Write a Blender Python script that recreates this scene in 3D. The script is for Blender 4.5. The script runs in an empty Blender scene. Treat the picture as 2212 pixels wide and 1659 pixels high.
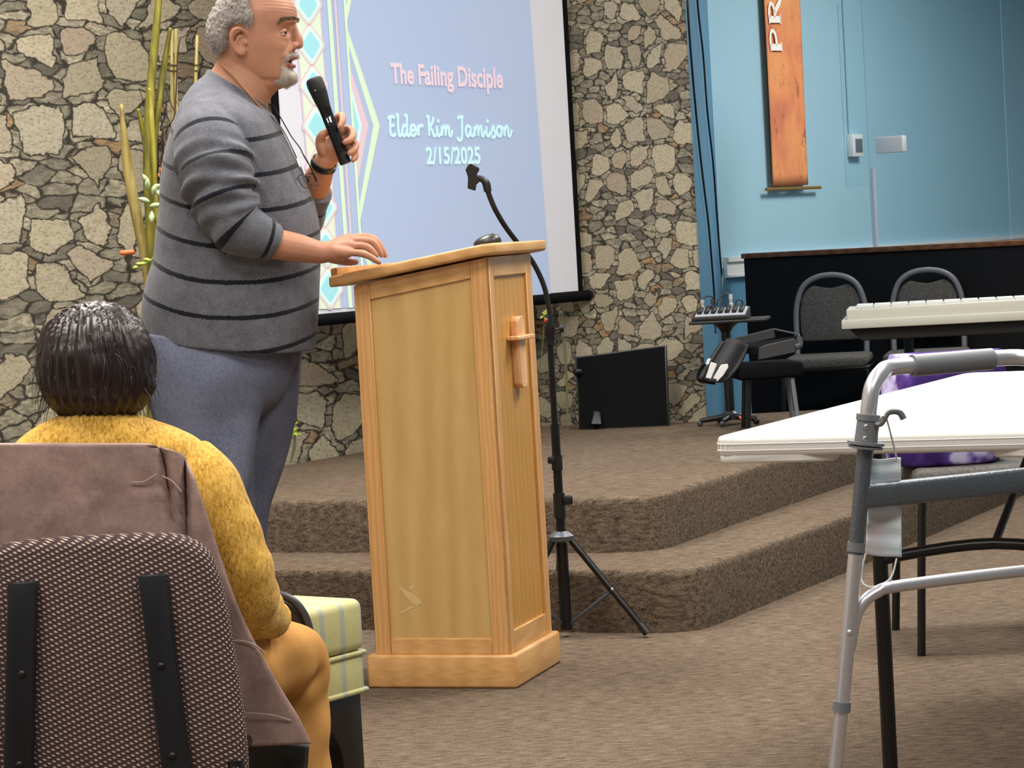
import bpy, bmesh, math, random
import numpy as np
from mathutils import Vector as V, Matrix, noise as NZ
from mathutils.kdtree import KDTree

sc = bpy.context.scene
COL = sc.collection
random.seed(4)
# ------------------------------------------------------------------ camera
FPX, CAMH = 5400.0, 1.13
MR = Matrix.Rotation(math.pi / 2 - math.radians(3.38), 3, 'X') @ Matrix.Rotation(math.radians(-3.3), 3, 'Z')
camd = bpy.data.cameras.new('camera')
camd.sensor_width = 36.0
camd.lens = 36.0 * FPX / 2212
camd.clip_end = 60
cam = bpy.data.objects.new('camera', camd)
cam.matrix_world = Matrix.Translation((0, 0, CAMH)) @ MR.to_4x4()
COL.objects.link(cam)
sc.camera = cam
# ------------------------------------------------------------------ exposure, world
sc.view_settings.view_transform = 'Standard'
sc.view_settings.look = 'None'
sc.view_settings.exposure = 0.0
sc.view_settings.gamma = 1.0
sc.view_settings.use_curve_mapping = False
wd = bpy.data.worlds.new('world')
sc.world = wd
wd.use_nodes = True
wd.node_tree.nodes['Background'].inputs[0].default_value = (0.9, 0.95, 1.0, 1)
wd.node_tree.nodes['Background'].inputs[1].default_value = 0.2
# ceiling lamps: (x, y, size x, size y, watts)
CEIL = 3.5
LAMPS = [(-1.5, 1.6, 64), (1.2, 1.6, 58), (-1.4, 4.3, 62), (1.4, 4.3, 62), (-1.1, 6.8, 104), (1.6, 6.8, 112), (-0.6, 9.0, 20), (1.5, 9.1, 30), (3.2, 12.2, 112)]  # nearest pair is added, unseen fill for the foreground


# ------------------------------------------------------------------ helpers
def ray(x, y):
    return MR @ V(((x - 1106) / FPX, -(y - 829.5) / FPX, -1))


def P(x, y, Y):
    """point of the place seen at photo pixel x, y and lying Y metres ahead"""
    d = ray(x, y)
    return V((0, 0, CAMH)) + d * (Y / d.y)


def G(x, y, z):
    """point at height z seen at photo pixel x, y"""
    d = ray(x, y)
    return V((0, 0, CAMH)) + d * ((z - CAMH) / d.z)


def OP(x, y, p0, n):
    d = ray(x, y)
    return V((0, 0, CAMH)) + d * ((V(p0) - V((0, 0, CAMH))).dot(V(n)) / d.dot(V(n)))


def PXA(a):
    """photo pixel of world points, array version"""
    m = np.array(MR.transposed())
    c = (np.asarray(a) - np.array([0, 0, CAMH])) @ m.T
    return np.stack([1106 + FPX * c[:, 0] / -c[:, 2], 829.5 - FPX * c[:, 1] / -c[:, 2]], 1)


def srgb(r, g, b):
    f = lambda c: (c / 255 / 12.92) if c / 255 < 0.04045 else ((c / 255 + 0.055) / 1.055) ** 2.4
    return (f(r), f(g), f(b), 1)


def catmull(pts, n):
    """dense samples through rows of pts (k x m array); n samples per span"""
    p = np.asarray(pts, float)
    if len(p) < 3:
        t = np.linspace(0, 1, n + 1)[:, None]
        return p[0] * (1 - t) + p[-1] * t
    q = np.vstack([2 * p[0] - p[1], p, 2 * p[-1] - p[-2]])
    out = []
    for i in range(1, len(q) - 2):
        for k in range(n):
            t = k / n
            out.append(0.5 * ((2 * q[i]) + (q[i + 1] - q[i - 1]) * t + (2 * q[i - 1] - 5 * q[i] + 4 * q[i + 1] - q[i + 2]) * t * t
                              + (3 * q[i] - q[i - 1] - 3 * q[i + 1] + q[i + 2]) * t ** 3))
    out.append(p[-1])
    return np.array(out)


def inpoly(pts, poly):
    x, y = pts[:, 0], pts[:, 1]
    r = np.zeros(len(pts), bool)
    j = len(poly) - 1
    for i in range(len(poly)):
        xi, yi = poly[i]
        xj, yj = poly[j]
        c = ((yi > y) != (yj > y)) & (x < (xj - xi) * (y - yi) / ((yj - yi) or 1e-9) + xi)
        r ^= c
        j = i
    return r


class MB:
    """collects shapes in world coordinates; build() links them as one mesh object"""

    def __init__(s):
        s.v, s.f, s.m, s.a = [], [], [], []

    def add(s, vs, fs, mi=0, at=None):
        o = len(s.v)
        s.v += [tuple(x) for x in vs]
        s.f += [tuple(i + o for i in f) for f in fs]
        s.m += [mi] * len(fs)
        s.a += list(at) if at is not None else [0.0] * len(vs)
        return s

    def bm(s, b, mi=0):
        b.verts.index_update()
        s.add([v.co[:] for v in b.verts], [[v.index for v in f.verts] for f in b.faces], mi)
        b.free()
        return s

    def box(s, c, size, rot=None, bev=0.0, seg=2, mi=0):
        b = bmesh.new()
        bmesh.ops.create_cube(b, size=1)
        for v in b.verts:
            v.co = V((v.co.x * size[0], v.co.y * size[1], v.co.z * size[2]))
        if bev:
            bmesh.ops.bevel(b, geom=b.edges[:], offset=bev, segments=seg, affect='EDGES', profile=0.5)
        m = Matrix.Translation(V(c)) @ (rot.to_4x4() if rot else Matrix.Identity(4))
        bmesh.ops.transform(b, matrix=m, verts=b.verts)
        return s.bm(b, mi)

    def prism(s, pts, off, bev=0.0, seg=2, mi=0):
        """closed polygon pts (3-D) extruded by the vector off"""
        b = bmesh.new()
        f = b.faces.new([b.verts.new(V(p)) for p in pts])
        r = bmesh.ops.extrude_face_region(b, geom=[f])
        for e in r['geom']:
            if isinstance(e, bmesh.types.BMVert):
                e.co += V(off)
        bmesh.ops.recalc_face_normals(b, faces=b.faces[:])
        if bev:
            bmesh.ops.bevel(b, geom=b.edges[:], offset=bev, segments=seg, affect='EDGES', profile=0.5)
        return s.bm(b, mi)

    def tube(s, path, r, n=10, per=0, caps=True, closed=False, mi=0, flat=1.0, at=None, rf=None):
        p = np.array([tuple(q) for q in path], float)
        rr = np.full(len(p), float(r)) if np.isscalar(r) else np.array(r, float)
        if per:
            d = catmull(np.column_stack([p, rr]), per)
            p, rr = d[:, :3], d[:, 3]
        k = len(p)
        tg = np.gradient(p, axis=0)
        if closed:
            tg = np.roll(p, -1, 0) - np.roll(p, 1, 0)
        tg /= np.linalg.norm(tg, axis=1)[:, None] + 1e-12
        up = np.array([0, 0, 1.0]) if abs(tg[0][2]) < 0.9 else np.array([1.0, 0, 0])
        nrm = up - tg[0] * up.dot(tg[0])
        nrm /= np.linalg.norm(nrm)
        vs, av = [], []
        cum = np.concatenate([[0], np.cumsum(np.linalg.norm(np.diff(p, axis=0), axis=1))])
        for i in range(k):
            nrm = nrm - tg[i] * nrm.dot(tg[i])
            nrm /= np.linalg.norm(nrm)
            bn = np.cross(tg[i], nrm)
            for j in range(n):
                a = 2 * math.pi * j / n
                ri = rr[i] * (rf(cum[i], a) if rf else 1.0)
                vs.append(p[i] + ri * (nrm * math.cos(a) * flat + bn * math.sin(a)))
                if at:
                    av.append(at(cum[i]))
        fs = []
        for i in range(k if closed else k - 1):
            i2 = (i + 1) % k
            for j in range(n):
                j2 = (j + 1) % n
                fs.append((i * n + j, i * n + j2, i2 * n + j2, i2 * n + j))
        if caps and not closed:
            fs.append(tuple(range(n))[::-1])
            fs.append(tuple((k - 1) * n + j for j in range(n)))
        return s.add(vs, fs, mi, av if at else None)

    def limb(s, path, r, n=14, per=6, mi=0):
        """tube with rounded ends, for bodies"""
        p = np.array([tuple(q) for q in path], float)
        rr = np.full(len(p), float(r)) if np.isscalar(r) else np.array(r, float)
        s.tube(p, rr, n, per, mi=mi)
        s.ball(p[0], (rr[0],) * 3, mi=mi)
        s.ball(p[-1], (rr[-1],) * 3, mi=mi)
        return s

    def ball(s, c, r, n=14, k=9, rot=None, mi=0):
        vs, fs = [], []
        R = rot or Matrix.Identity(3)
        for i in range(1, k):
            t = math.pi * i / k
            for j in range(n):
                a = 2 * math.pi * j / n
                vs.append(V(c) + R @ V((r[0] * math.sin(t) * math.cos(a), r[1] * math.sin(t) * math.sin(a), r[2] * math.cos(t))))
        vs.append(V(c) + R @ V((0, 0, r[2])))
        vs.append(V(c) + R @ V((0, 0, -r[2])))
        for i in range(k - 2):
            for j in range(n):
                j2 = (j + 1) % n
                fs.append((i * n + j, (i + 1) * n + j, (i + 1) * n + j2, i * n + j2))
        T = len(vs) - 2
        for j in range(n):
            fs.append((T, j, (j + 1) % n))
            fs.append((T + 1, (k - 2) * n + (j + 1) % n, (k - 2) * n + j))
        return s.add(vs, fs, mi)

    def lathe(s, prof, c, n=20, axis=None, mi=0):
        """prof: (radius, distance along axis) pairs"""
        ax = (V(axis) if axis else V((0, 0, 1))).normalized()
        q = ax.to_track_quat('Z', 'Y').to_matrix()
        vs, fs = [], []
        for r, z in prof:
            for j in range(n):
                a = 2 * math.pi * j / n
                vs.append(V(c) + q @ V((r * math.cos(a), r * math.sin(a), z)))
        for i in range(len(prof) - 1):
            for j in range(n):
                j2 = (j + 1) % n
                fs.append((i * n + j, i * n + j2, (i + 1) * n + j2, (i + 1) * n + j))
        fs.append(tuple(range(n))[::-1])
        fs.append(tuple((len(prof) - 1) * n + j for j in range(n)))
        return s.add(vs, fs, mi)

    def loft(s, rings, nt=40, per=6, pw=2.3, caps=True, mi=0, fn=None, attr=None):
        """rings: rows of centre(3), half axis A(3), half axis B(3); fn(p, u, a) may move a point"""
        d = catmull(np.array(rings, float), per)
        k = len(d)
        vs, at = [], []
        for i in range(k):
            c, A, B = d[i, 0:3], d[i, 3:6], d[i, 6:9]
            for j in range(nt):
                a = 2 * math.pi * j / nt
                ca, sa = math.cos(a), math.sin(a)
                q = c + A * math.copysign(abs(ca) ** (2 / pw), ca) + B * math.copysign(abs(sa) ** (2 / pw), sa)
                if fn is not None:
                    q = fn(q, i / per, a)
                vs.append(q)
                at.append(attr(q, i / per, a) if attr else 0.0)
        fs = []
        for i in range(k - 1):
            for j in range(nt):
                j2 = (j + 1) % nt
                fs.append((i * nt + j, i * nt + j2, (i + 1) * nt + j2, (i + 1) * nt + j))
        if caps:
            fs.append(tuple(range(nt))[::-1])
            fs.append(tuple((k - 1) * nt + j for j in range(nt)))
        return s.add(vs, fs, mi, at)

    def grid(s, rows, mi=0, closed=False):
        k, n = len(rows), len(rows[0])
        vs = [p for r in rows for p in r]
        fs = [(i * n + j, i * n + j + 1, (i + 1) * n + j + 1, (i + 1) * n + j) for i in range(k - 1) for j in range(n - 1)]
        return s.add(vs, fs, mi)

    def strip(s, pts, w, off, nrm, per=6, mi=0, smooth=True):
        """flat brush stroke through pts in the plane with normal nrm"""
        p = catmull(np.array([tuple(q) for q in pts]), per) if smooth and len(pts) > 2 else np.array([tuple(q) for q in pts])
        t = np.gradient(p, axis=0)
        sd = np.cross(t, np.array(nrm))
        sd /= np.linalg.norm(sd, axis=1)[:, None] + 1e-12
        a = p + sd * w / 2 + np.array(off)
        b = p - sd * w / 2 + np.array(off)
        vs = list(a) + list(b)
        n = len(p)
        return s.add(vs, [(i, i + 1, n + i + 1, n + i) for i in range(n - 1)], mi)

    def build(s, name, mat, parent=None, smooth=40, world=True, me=None):
        if me is None:
            me = bpy.data.meshes.new(name)
            vs = s.v
            if parent is not None and world:
                inv = W2L(parent)
                vs = [inv @ V(v) for v in s.v]
            me.from_pydata([tuple(v) for v in vs], [], s.f)
            for m in (mat if isinstance(mat, (list, tuple)) else [mat]):
                me.materials.append(m)
            if isinstance(mat, (list, tuple)):
                me.polygons.foreach_set('material_index', s.m)
            me.update()
            b = bmesh.new()
            b.from_mesh(me)
            bmesh.ops.recalc_face_normals(b, faces=b.faces[:])
            b.to_mesh(me)
            b.free()
        if smooth:
            me.shade_smooth()
            me.set_sharp_from_angle(angle=math.radians(smooth))
        o = bpy.data.objects.new(name, me)
        COL.objects.link(o)
        if parent is not None:
            o.parent = parent
        return o


def root_of(o):
    while o.parent is not None:
        o = o.parent
    return o


def W2L(o):
    r = root_of(o)
    return (Matrix.Translation(r.location) @ Matrix.Rotation(r.rotation_euler.z, 4, 'Z')).inverted()


def tag(o, label, cat, group=None):
    o['label'] = label
    o['category'] = cat
    if group:
        o['group'] = group
    return o


def thing(name, label, cat, loc, rz=0, group=None):
    o = bpy.data.objects.new(name, None)
    o.empty_display_size = 0.1
    o.location = loc
    o.rotation_euler = (0, 0, rz)
    COL.objects.link(o)
    return tag(o, label, cat, group)


def struct(o):
    o['kind'] = 'structure'
    return o


def fuse(mb, voxel, it=4, fac=0.5):
    """one continuous surface around all the closed shapes in mb (world coordinates)"""
    me = bpy.data.meshes.new('tmp')
    me.from_pydata(mb.v, [], mb.f)
    o = bpy.data.objects.new('tmp', me)
    COL.objects.link(o)
    r = o.modifiers.new('r', 'REMESH')
    r.mode = 'VOXEL'
    r.voxel_size = voxel
    if it:
        q = o.modifiers.new('s', 'SMOOTH')
        q.factor = fac
        q.iterations = it
    dg = bpy.context.evaluated_depsgraph_get()
    dg.update()
    nm = bpy.data.meshes.new_from_object(o.evaluated_get(dg))
    bpy.data.objects.remove(o)
    bpy.data.meshes.remove(me)
    nm.materials.clear()
    return nm


def mcos(me):
    a = np.empty(len(me.vertices) * 3)
    me.vertices.foreach_get('co', a)
    return a.reshape(-1, 3)


def mnors(me):
    a = np.empty(len(me.vertices) * 3)
    me.vertices.foreach_get('normal', a)
    return a.reshape(-1, 3)


def setcos(me, a):
    me.vertices.foreach_set('co', np.ascontiguousarray(a).ravel())
    me.update()


def localize(me, parent):
    me.transform(W2L(parent))


# ------------------------------------------------------------------ materials
class N:
    """tiny node builder"""

    def __init__(s, name):
        s.m = bpy.data.materials.new(name)
        s.m.use_nodes = True
        s.t = s.m.node_tree
        s.b = s.t.nodes['Principled BSDF']

    def n(s, typ, **kw):
        q = s.t.nodes.new(typ)
        for k, v in kw.items():
            setattr(q, k, v)
        return q

    def l(s, a, b):
        s.t.links.new(a, b)

    def val(s, sock, v):
        if hasattr(v, 'links') or isinstance(v, bpy.types.NodeSocket):
            s.l(v, sock)
        else:
            sock.default_value = v

    def math(s, op, a, b=0.0, c=None, clamp=False):
        q = s.n('ShaderNodeMath', operation=op, use_clamp=clamp)
        s.val(q.inputs[0], a)
        s.val(q.inputs[1], b)
        if c is not None:
            s.val(q.inputs[2], c)
        return q.outputs[0]

    def mix(s, f, a, b, mode='MIX'):
        q = s.n('ShaderNodeMix', data_type='RGBA', blend_type=mode)
        s.val(q.inputs[0], f)
        s.val(q.inputs[6], a)
        s.val(q.inputs[7], b)
        return q.outputs[2]

    def coord(s, kind='Object', scale=(1, 1, 1), rot=(0, 0, 0)):
        c = s.n('ShaderNodeTexCoord')
        mp = s.n('ShaderNodeMapping')
        mp.inputs[3].default_value = scale
        mp.inputs[2].default_value = rot
        s.l(c.outputs[kind], mp.inputs[0])
        return mp.outputs[0]

    def noise(s, vec, scale, detail=3, rough=0.55, dist=0.0):
        q = s.n('ShaderNodeTexNoise')
        s.l(vec, q.inputs['Vector'])
        q.inputs['Scale'].default_value = scale
        q.inputs['Detail'].default_value = detail
        q.inputs['Roughness'].default_value = rough
        q.inputs['Distortion'].default_value = dist
        return q.outputs['Fac']

    def ramp(s, f, stops, interp='LINEAR'):
        q = s.n('ShaderNodeValToRGB')
        q.color_ramp.interpolation = interp
        e = q.color_ramp.elements
        while len(e) < len(stops):
            e.new(0.5)
        for i, (p, c) in enumerate(stops):
            e[i].position = p
            e[i].color = c if len(c) == 4 else (*c, 1)
        s.l(f, q.inputs[0])
        return q.outputs[0]

    def bump(s, h, strength=0.3, dist=0.01):
        q = s.n('ShaderNodeBump')
        q.inputs['Strength'].default_value = strength
        q.inputs['Distance'].default_value = dist
        s.l(h, q.inputs['Height'])
        s.l(q.outputs[0], s.b.inputs['Normal'])

    def set(s, color=None, rough=None, metal=None, spec=None, **kw):
        if color is not None:
            s.val(s.b.inputs['Base Color'], color)
        if rough is not None:
            s.val(s.b.inputs['Roughness'], rough)
        if metal is not None:
            s.b.inputs['Metallic'].default_value = metal
        if spec is not None:
            s.b.inputs['Specular IOR Level'].default_value = spec
        for k, v in kw.items():
            s.val(s.b.inputs[k.replace('_', ' ')], v)
        return s


def plain(name, col, rough=0.5, metal=0.0, spec=0.5, var=0.08, scale=40, bump=0.0):
    q = N(name)
    co = q.coord('Object')
    nz = q.noise(co, scale, 3)
    c = q.mix(nz, tuple(max(0, x * (1 - var)) for x in col[:3]) + (1,), tuple(min(1, x * (1 + var)) for x in col[:3]) + (1,))
    q.set(c, rough, metal, spec)
    if bump:
        q.bump(nz, bump, 0.004)
    return q.m


def glow(name, col, strength, base=None):
    q = N(name)
    q.set(base or col, 0.8, spec=0.1)
    q.b.inputs['Emission Color'].default_value = col
    q.b.inputs['Emission Strength'].default_value = strength
    return q.m


def carpet(name, dark, light, sx=14, sy=60):
    q = N(name)
    co = q.coord('Object', (sx, sy, sy))
    a = q.noise(co, 1.6, 4, 0.7)
    b = q.noise(q.coord('Object', (1, 1, 1)), 260, 2, 0.6)
    c = q.noise(q.coord('Object', (1, 1, 1)), 2.2, 3)
    f = q.math('ADD', q.math('MULTIPLY', a, 0.6), q.math('MULTIPLY', b, 0.4))
    col = q.ramp(f, [(0.36, dark), (0.62, light)])
    col = q.mix(q.math('MULTIPLY', c, 0.35), col, dark)
    q.set(col, 0.95, spec=0.05)
    q.bump(f, 0.45, 0.010)
    return q.m


def stone(name, scale, scy):
    """printed rubble stone wallpaper; UV in metres"""
    q = N(name)
    uv = q.coord('UV', (scale, scy, 1))
    nz = q.n('ShaderNodeTexNoise')
    q.l(uv, nz.inputs['Vector'])
    nz.inputs['Scale'].default_value = 13
    nz.inputs['Detail'].default_value = 4
    sub = q.n('ShaderNodeVectorMath', operation='SUBTRACT')
    q.l(nz.outputs['Color'], sub.inputs[0])
    sub.inputs[1].default_value = (0.5, 0.5, 0.5)
    sm = q.n('ShaderNodeVectorMath', operation='SCALE')
    q.l(sub.outputs[0], sm.inputs[0])
    sm.inputs['Scale'].default_value = 0.05
    ad = q.n('ShaderNodeVectorMath', operation='ADD')
    q.l(uv, ad.inputs[0])
    q.l(sm.outputs[0], ad.inputs[1])

    def cells(sx, sy, rnd, expo):
        mp = q.n('ShaderNodeMapping')
        mp.inputs[3].default_value = (sx, sy, 1)
        q.l(ad.outputs[0], mp.inputs[0])
        o = []
        for ft in ('F1', 'F2'):
            vo = q.n('ShaderNodeTexVoronoi', voronoi_dimensions='2D', feature=ft, distance='MINKOWSKI')
            q.l(mp.outputs[0], vo.inputs['Vector'])
            vo.inputs['Scale'].default_value = 1
            vo.inputs['Exponent'].default_value = expo
            vo.inputs['Randomness'].default_value = rnd
            o.append(vo)
        d = q.math('SUBTRACT', o[1].outputs['Distance'], o[0].outputs['Distance'])
        sp = q.n('ShaderNodeSeparateColor')
        q.l(o[0].outputs['Color'], sp.inputs[0])
        return d, sp.outputs
    d1, c1 = cells(7.6, 7.0, 0.8, 3.0)
    d2, c2 = cells(12.5, 24, 0.9, 2.6)
    fine = q.noise(uv, 38, 5, 0.65)
    fine2 = q.noise(uv, 110, 3, 0.6)

    d1 = q.math('ADD', d1, q.math('MULTIPLY', q.math('SUBTRACT', fine, 0.5), 0.28))
    d2 = q.math('ADD', d2, q.math('MULTIPLY', q.math('SUBTRACT', fine, 0.5), 0.45))

    def step(v, a, b):
        m = q.n('ShaderNodeMapRange', interpolation_type='SMOOTHSTEP')
        q.l(v, m.inputs[0])
        m.inputs[1].default_value, m.inputs[2].default_value = a, b
        return m.outputs[0]
    big = q.math('GREATER_THAN', c1[0], 0.22)
    cb = q.ramp(c1[1], [(0.0, srgb(178, 169, 144)), (0.3, srgb(196, 187, 162)), (0.55, srgb(174, 158, 138)), (0.75, srgb(190, 183, 162)), (1.0, srgb(164, 155, 133))])
    cs = q.ramp(c2[1], [(0.0, srgb(134, 130, 114)), (0.25, srgb(188, 180, 156)), (0.5, srgb(104, 101, 92)), (0.75, srgb(206, 197, 170)), (0.88, srgb(150, 144, 126)), (0.96, srgb(188, 150, 106)), (1.0, srgb(130, 124, 110))])
    grout = srgb(56, 52, 45)
    streak = q.noise(q.coord('UV', (scale * 22, scy * 60, 1)), 1.0, 4, 0.7, 1.5)
    bigc = q.mix(q.math('MULTIPLY', q.ramp(fine, [(0.35, (1, 1, 1)), (0.62, (0, 0, 0))]), 0.35), cb, srgb(146, 136, 114))
    bigc = q.mix(q.math('MULTIPLY', q.ramp(fine2, [(0.50, (0, 0, 0)), (0.68, (1, 1, 1))]), 0.6), bigc, srgb(104, 97, 83))
    cs = q.mix(q.math('MULTIPLY', q.ramp(streak, [(0.46, (0, 0, 0)), (0.58, (1, 1, 1))]), 0.55), cs, srgb(78, 74, 66))
    bigc = q.mix(q.math('MULTIPLY', q.ramp(streak, [(0.56, (0, 0, 0)), (0.64, (1, 1, 1))]), 0.30), bigc, srgb(112, 104, 88))
    smc = q.mix(q.math('MULTIPLY', q.ramp(fine, [(0.4, (1, 1, 1)), (0.6, (0, 0, 0))]), 0.5), cs, srgb(92, 88, 78))
    small_col = q.mix(step(d2, 0.02, 0.20), grout, smc)
    big_col = q.mix(step(d1, 0.17, 0.23), grout, bigc)
    on = q.math('MULTIPLY', big, q.math('GREATER_THAN', d1, 0.145))
    col = q.mix(on, small_col, big_col)
    col = q.mix(1.0, col, (0.86, 0.85, 0.84, 1), 'MULTIPLY')
    q.set(col, 0.75, spec=0.2)
    return q.m


def wood(name, c1, c2, axis=(1, 1, 1), scale=9, rough=0.3, cath=False):
    q = N(name)
    co = q.coord('Object', axis)
    a = q.noise(co, scale, 4, 0.6, 1.2)
    w = q.n('ShaderNodeTexWave', wave_type='BANDS', bands_direction='X')
    q.l(co, w.inputs['Vector'])
    w.inputs['Scale'].default_value = scale * (0.35 if cath else 0.9)
    w.inputs['Distortion'].default_value = 9 if cath else 5
    w.inputs['Detail'].default_value = 2
    w.inputs['Detail Scale'].default_value = 0.6 if cath else 1.2
    f = q.math('ADD', q.math('MULTIPLY', a, 0.65), q.math('MULTIPLY', w.outputs['Fac'], 0.22 if cath else 0.3))
    col = q.ramp(f, [(0.25, c2), (0.7, c1)])
    q.set(col, rough, spec=0.45)
    return q.m


M = {}
M['carpet'] = carpet('carpet_floor', srgb(52, 43, 36), srgb(136, 119, 102))
M['wall_stone'] = stone('stone_wallpaper', 1.45, 1.45)
M['wall_stone_big'] = stone('stone_wallpaper_large', 0.62, 0.95)
M['blue'] = plain('light_blue_paint', srgb(158, 197, 216), 0.55, var=0.03, scale=3)
M['dblue'] = plain('deep_blue_paint', srgb(84, 136, 168), 0.55, var=0.03, scale=3)
M['white'] = plain('white_paint', srgb(225, 226, 226), 0.45, var=0.02)
M['cream_wall'] = plain('pale_wall_paint', srgb(214, 208, 198), 0.7, var=0.03, scale=4)
M['black'] = plain('black_plastic', srgb(22, 22, 24), 0.42, var=0.15)
M['blackmat'] = plain('black_fabric', srgb(13, 13, 15), 0.9, spec=0.1, var=0.3, scale=200)
M['blackmet'] = plain('black_metal', srgb(24, 24, 27), 0.3, metal=0.2, var=0.1)
M['tv'] = plain('black_glass', srgb(9, 10, 12), 0.7, spec=0.08, var=0.05)
M['maple'] = wood('maple_frame', srgb(214, 164, 106), srgb(196, 144, 88), (3, 3, 0.5), 9)
M['maple_h'] = wood('maple_rail', srgb(214, 166, 108), srgb(196, 146, 90), (0.6, 0.6, 6), 9)
M['ply'] = wood('birch_panel', srgb(202, 168, 110), srgb(188, 150, 92), (4, 4, 1.0), 3.2, 0.28, True)
M['ply2'] = wood('oak_panel', srgb(196, 146, 76), srgb(182, 132, 64), (4, 4, 0.6), 8, 0.35)
M['brownwood'] = wood('brown_wood', srgb(140, 92, 54), srgb(100, 62, 36), (0.5, 0.5, 5), 9)
M['silver'] = plain('brushed_aluminium', srgb(206, 206, 214), 0.34, metal=0.75, var=0.03)
M['chrome'] = plain('chrome', srgb(210, 210, 215), 0.15, metal=1.0, var=0.02)
M['grey_pl'] = plain('grey_plastic', srgb(112, 116, 122), 0.45, var=0.05)
M['grey_tx'] = plain('grey_hammered_metal', srgb(92, 98, 106), 0.3, metal=0.4, var=0.15, scale=160, bump=0.25)
M['tabletop'] = plain('white_plastic_table', srgb(220, 219, 216), 0.42, var=0.02, scale=120, bump=0.05)
M['cream'] = plain('cream_plastic', srgb(212, 210, 196), 0.5, var=0.04)
M['screen'] = plain('screen_fabric', srgb(226, 226, 236), 0.8, var=0.02, spec=0.1)
M['orange'] = plain('orange_cable', srgb(250, 110, 60), 0.5)
M['gold'] = plain('gold_rod', srgb(170, 132, 70), 0.35, metal=0.5)
M['purple'] = plain('purple_cloth', srgb(84, 60, 130), 0.8, var=0.3, scale=14)


def chair_cloth(name, col, sc_=120):
    q = N(name)
    nz = q.noise(q.coord('Object'), sc_, 3, 0.7)
    q.set(q.ramp(nz, [(0.35, tuple(x * 0.62 for x in col[:3]) + (1,)), (0.65, tuple(min(1, x * 1.3) for x in col[:3]) + (1,))]), 0.95, spec=0.05)
    q.bump(nz, 0.3, 0.003)
    return q.m


M['greycloth'] = chair_cloth('grey_chair_cloth', srgb(92, 90, 88))
M['greyframe'] = plain('grey_frame_metal', srgb(112, 114, 120), 0.45, metal=0.0)


def woven(name):
    """dark brown weave with pale slubs"""
    q = N(name)
    co = q.coord('Object', (1, 1, 1), (0, 0, 0))
    sp = q.n('ShaderNodeSeparateXYZ')
    q.l(co, sp.inputs[0])
    u = q.math('MULTIPLY', q.math('ADD', sp.outputs[0], q.math('MULTIPLY', sp.outputs[1], 0.9)), 205)
    v = q.math('MULTIPLY', sp.outputs[2], 205)
    a = q.math('ADD', q.math('MULTIPLY', u, 0.9), v)
    b = q.math('SUBTRACT', q.math('MULTIPLY', u, 0.5), q.math('MULTIPLY', v, 1.3))
    sa = q.math('SINE', q.math('MULTIPLY', a, 3.2))
    sb = q.math('SINE', q.math('MULTIPLY', b, 2.6))
    f = q.math('MULTIPLY', q.math('ADD', sa, 1.0), q.math('ADD', sb, 1.0))
    nz = q.noise(co, 90, 3)
    f = q.math('MULTIPLY', f, q.math('ADD', nz, 0.35))
    col = q.ramp(q.math('MULTIPLY', f, 0.3), [(0.12, srgb(76, 60, 60)), (0.5, srgb(136, 116, 110)), (0.95, srgb(205, 190, 176))])
    q.set(col, 0.95, spec=0.05)
    q.bump(f, 0.4, 0.004)
    return q.m


M['woven'] = woven('brown_woven_upholstery')


def acrylic(name):
    q = N(name)
    q.set((0.9, 0.95, 0.97, 1), 0.02, spec=0.5)
    q.b.inputs['Transmission Weight'].default_value = 1.0
    q.b.inputs['IOR'].default_value = 1.08
    return q.m


M['acrylic'] = acrylic('clear_acrylic')

# ------------------------------------------------------------------ the room
U2, V2 = V((0.6, 0.8, 0)), V((0.8, -0.6, 0))
FZ = 0.343      # stage height
SZ = 0.178      # step height
CORN = V((-0.022, 10.328, 0))
WL = V((-0.28, -0.356, 0)).normalized()      # along the left stone wall, away from the corner
WR = V((0.516, -0.197, 0)).normalized()
WEND = V((0.77, 10.026, 0))
B0 = V((1.12, 13.0, 0))                       # near end of the light blue wall


def wall(name, a, b, z0, z1, mat, thick=0.12, side=None, uvs=False):
    """a wall slab whose room face runs from a to b"""
    a, b = V(a), V(b)
    d = (b - a).normalized()
    n = V((-d.y, d.x, 0)) * thick if side is None else V(side).normalized() * thick
    mb = MB()
    q = [a + V((0, 0, z0)), b + V((0, 0, z0)), b + V((0, 0, z1)), a + V((0, 0, z1))]
    mb.add(q + [p + n for p in q], [(0, 1, 2, 3), (4, 7, 6, 5), (0, 4, 5, 1), (1, 5, 6, 2), (2, 6, 7, 3), (3, 7, 4, 0)])
    o = mb.build(name, mat, None, smooth=0)
    if uvs:
        uv = o.data.uv_layers.new(name='uv')
        for lp in o.data.loops:
            co = o.data.vertices[lp.vertex_index].co
            uv.data[lp.index].uv = ((V((co.x, co.y, 0)) - a).dot(d), co.z)
    return struct(o)


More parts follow.
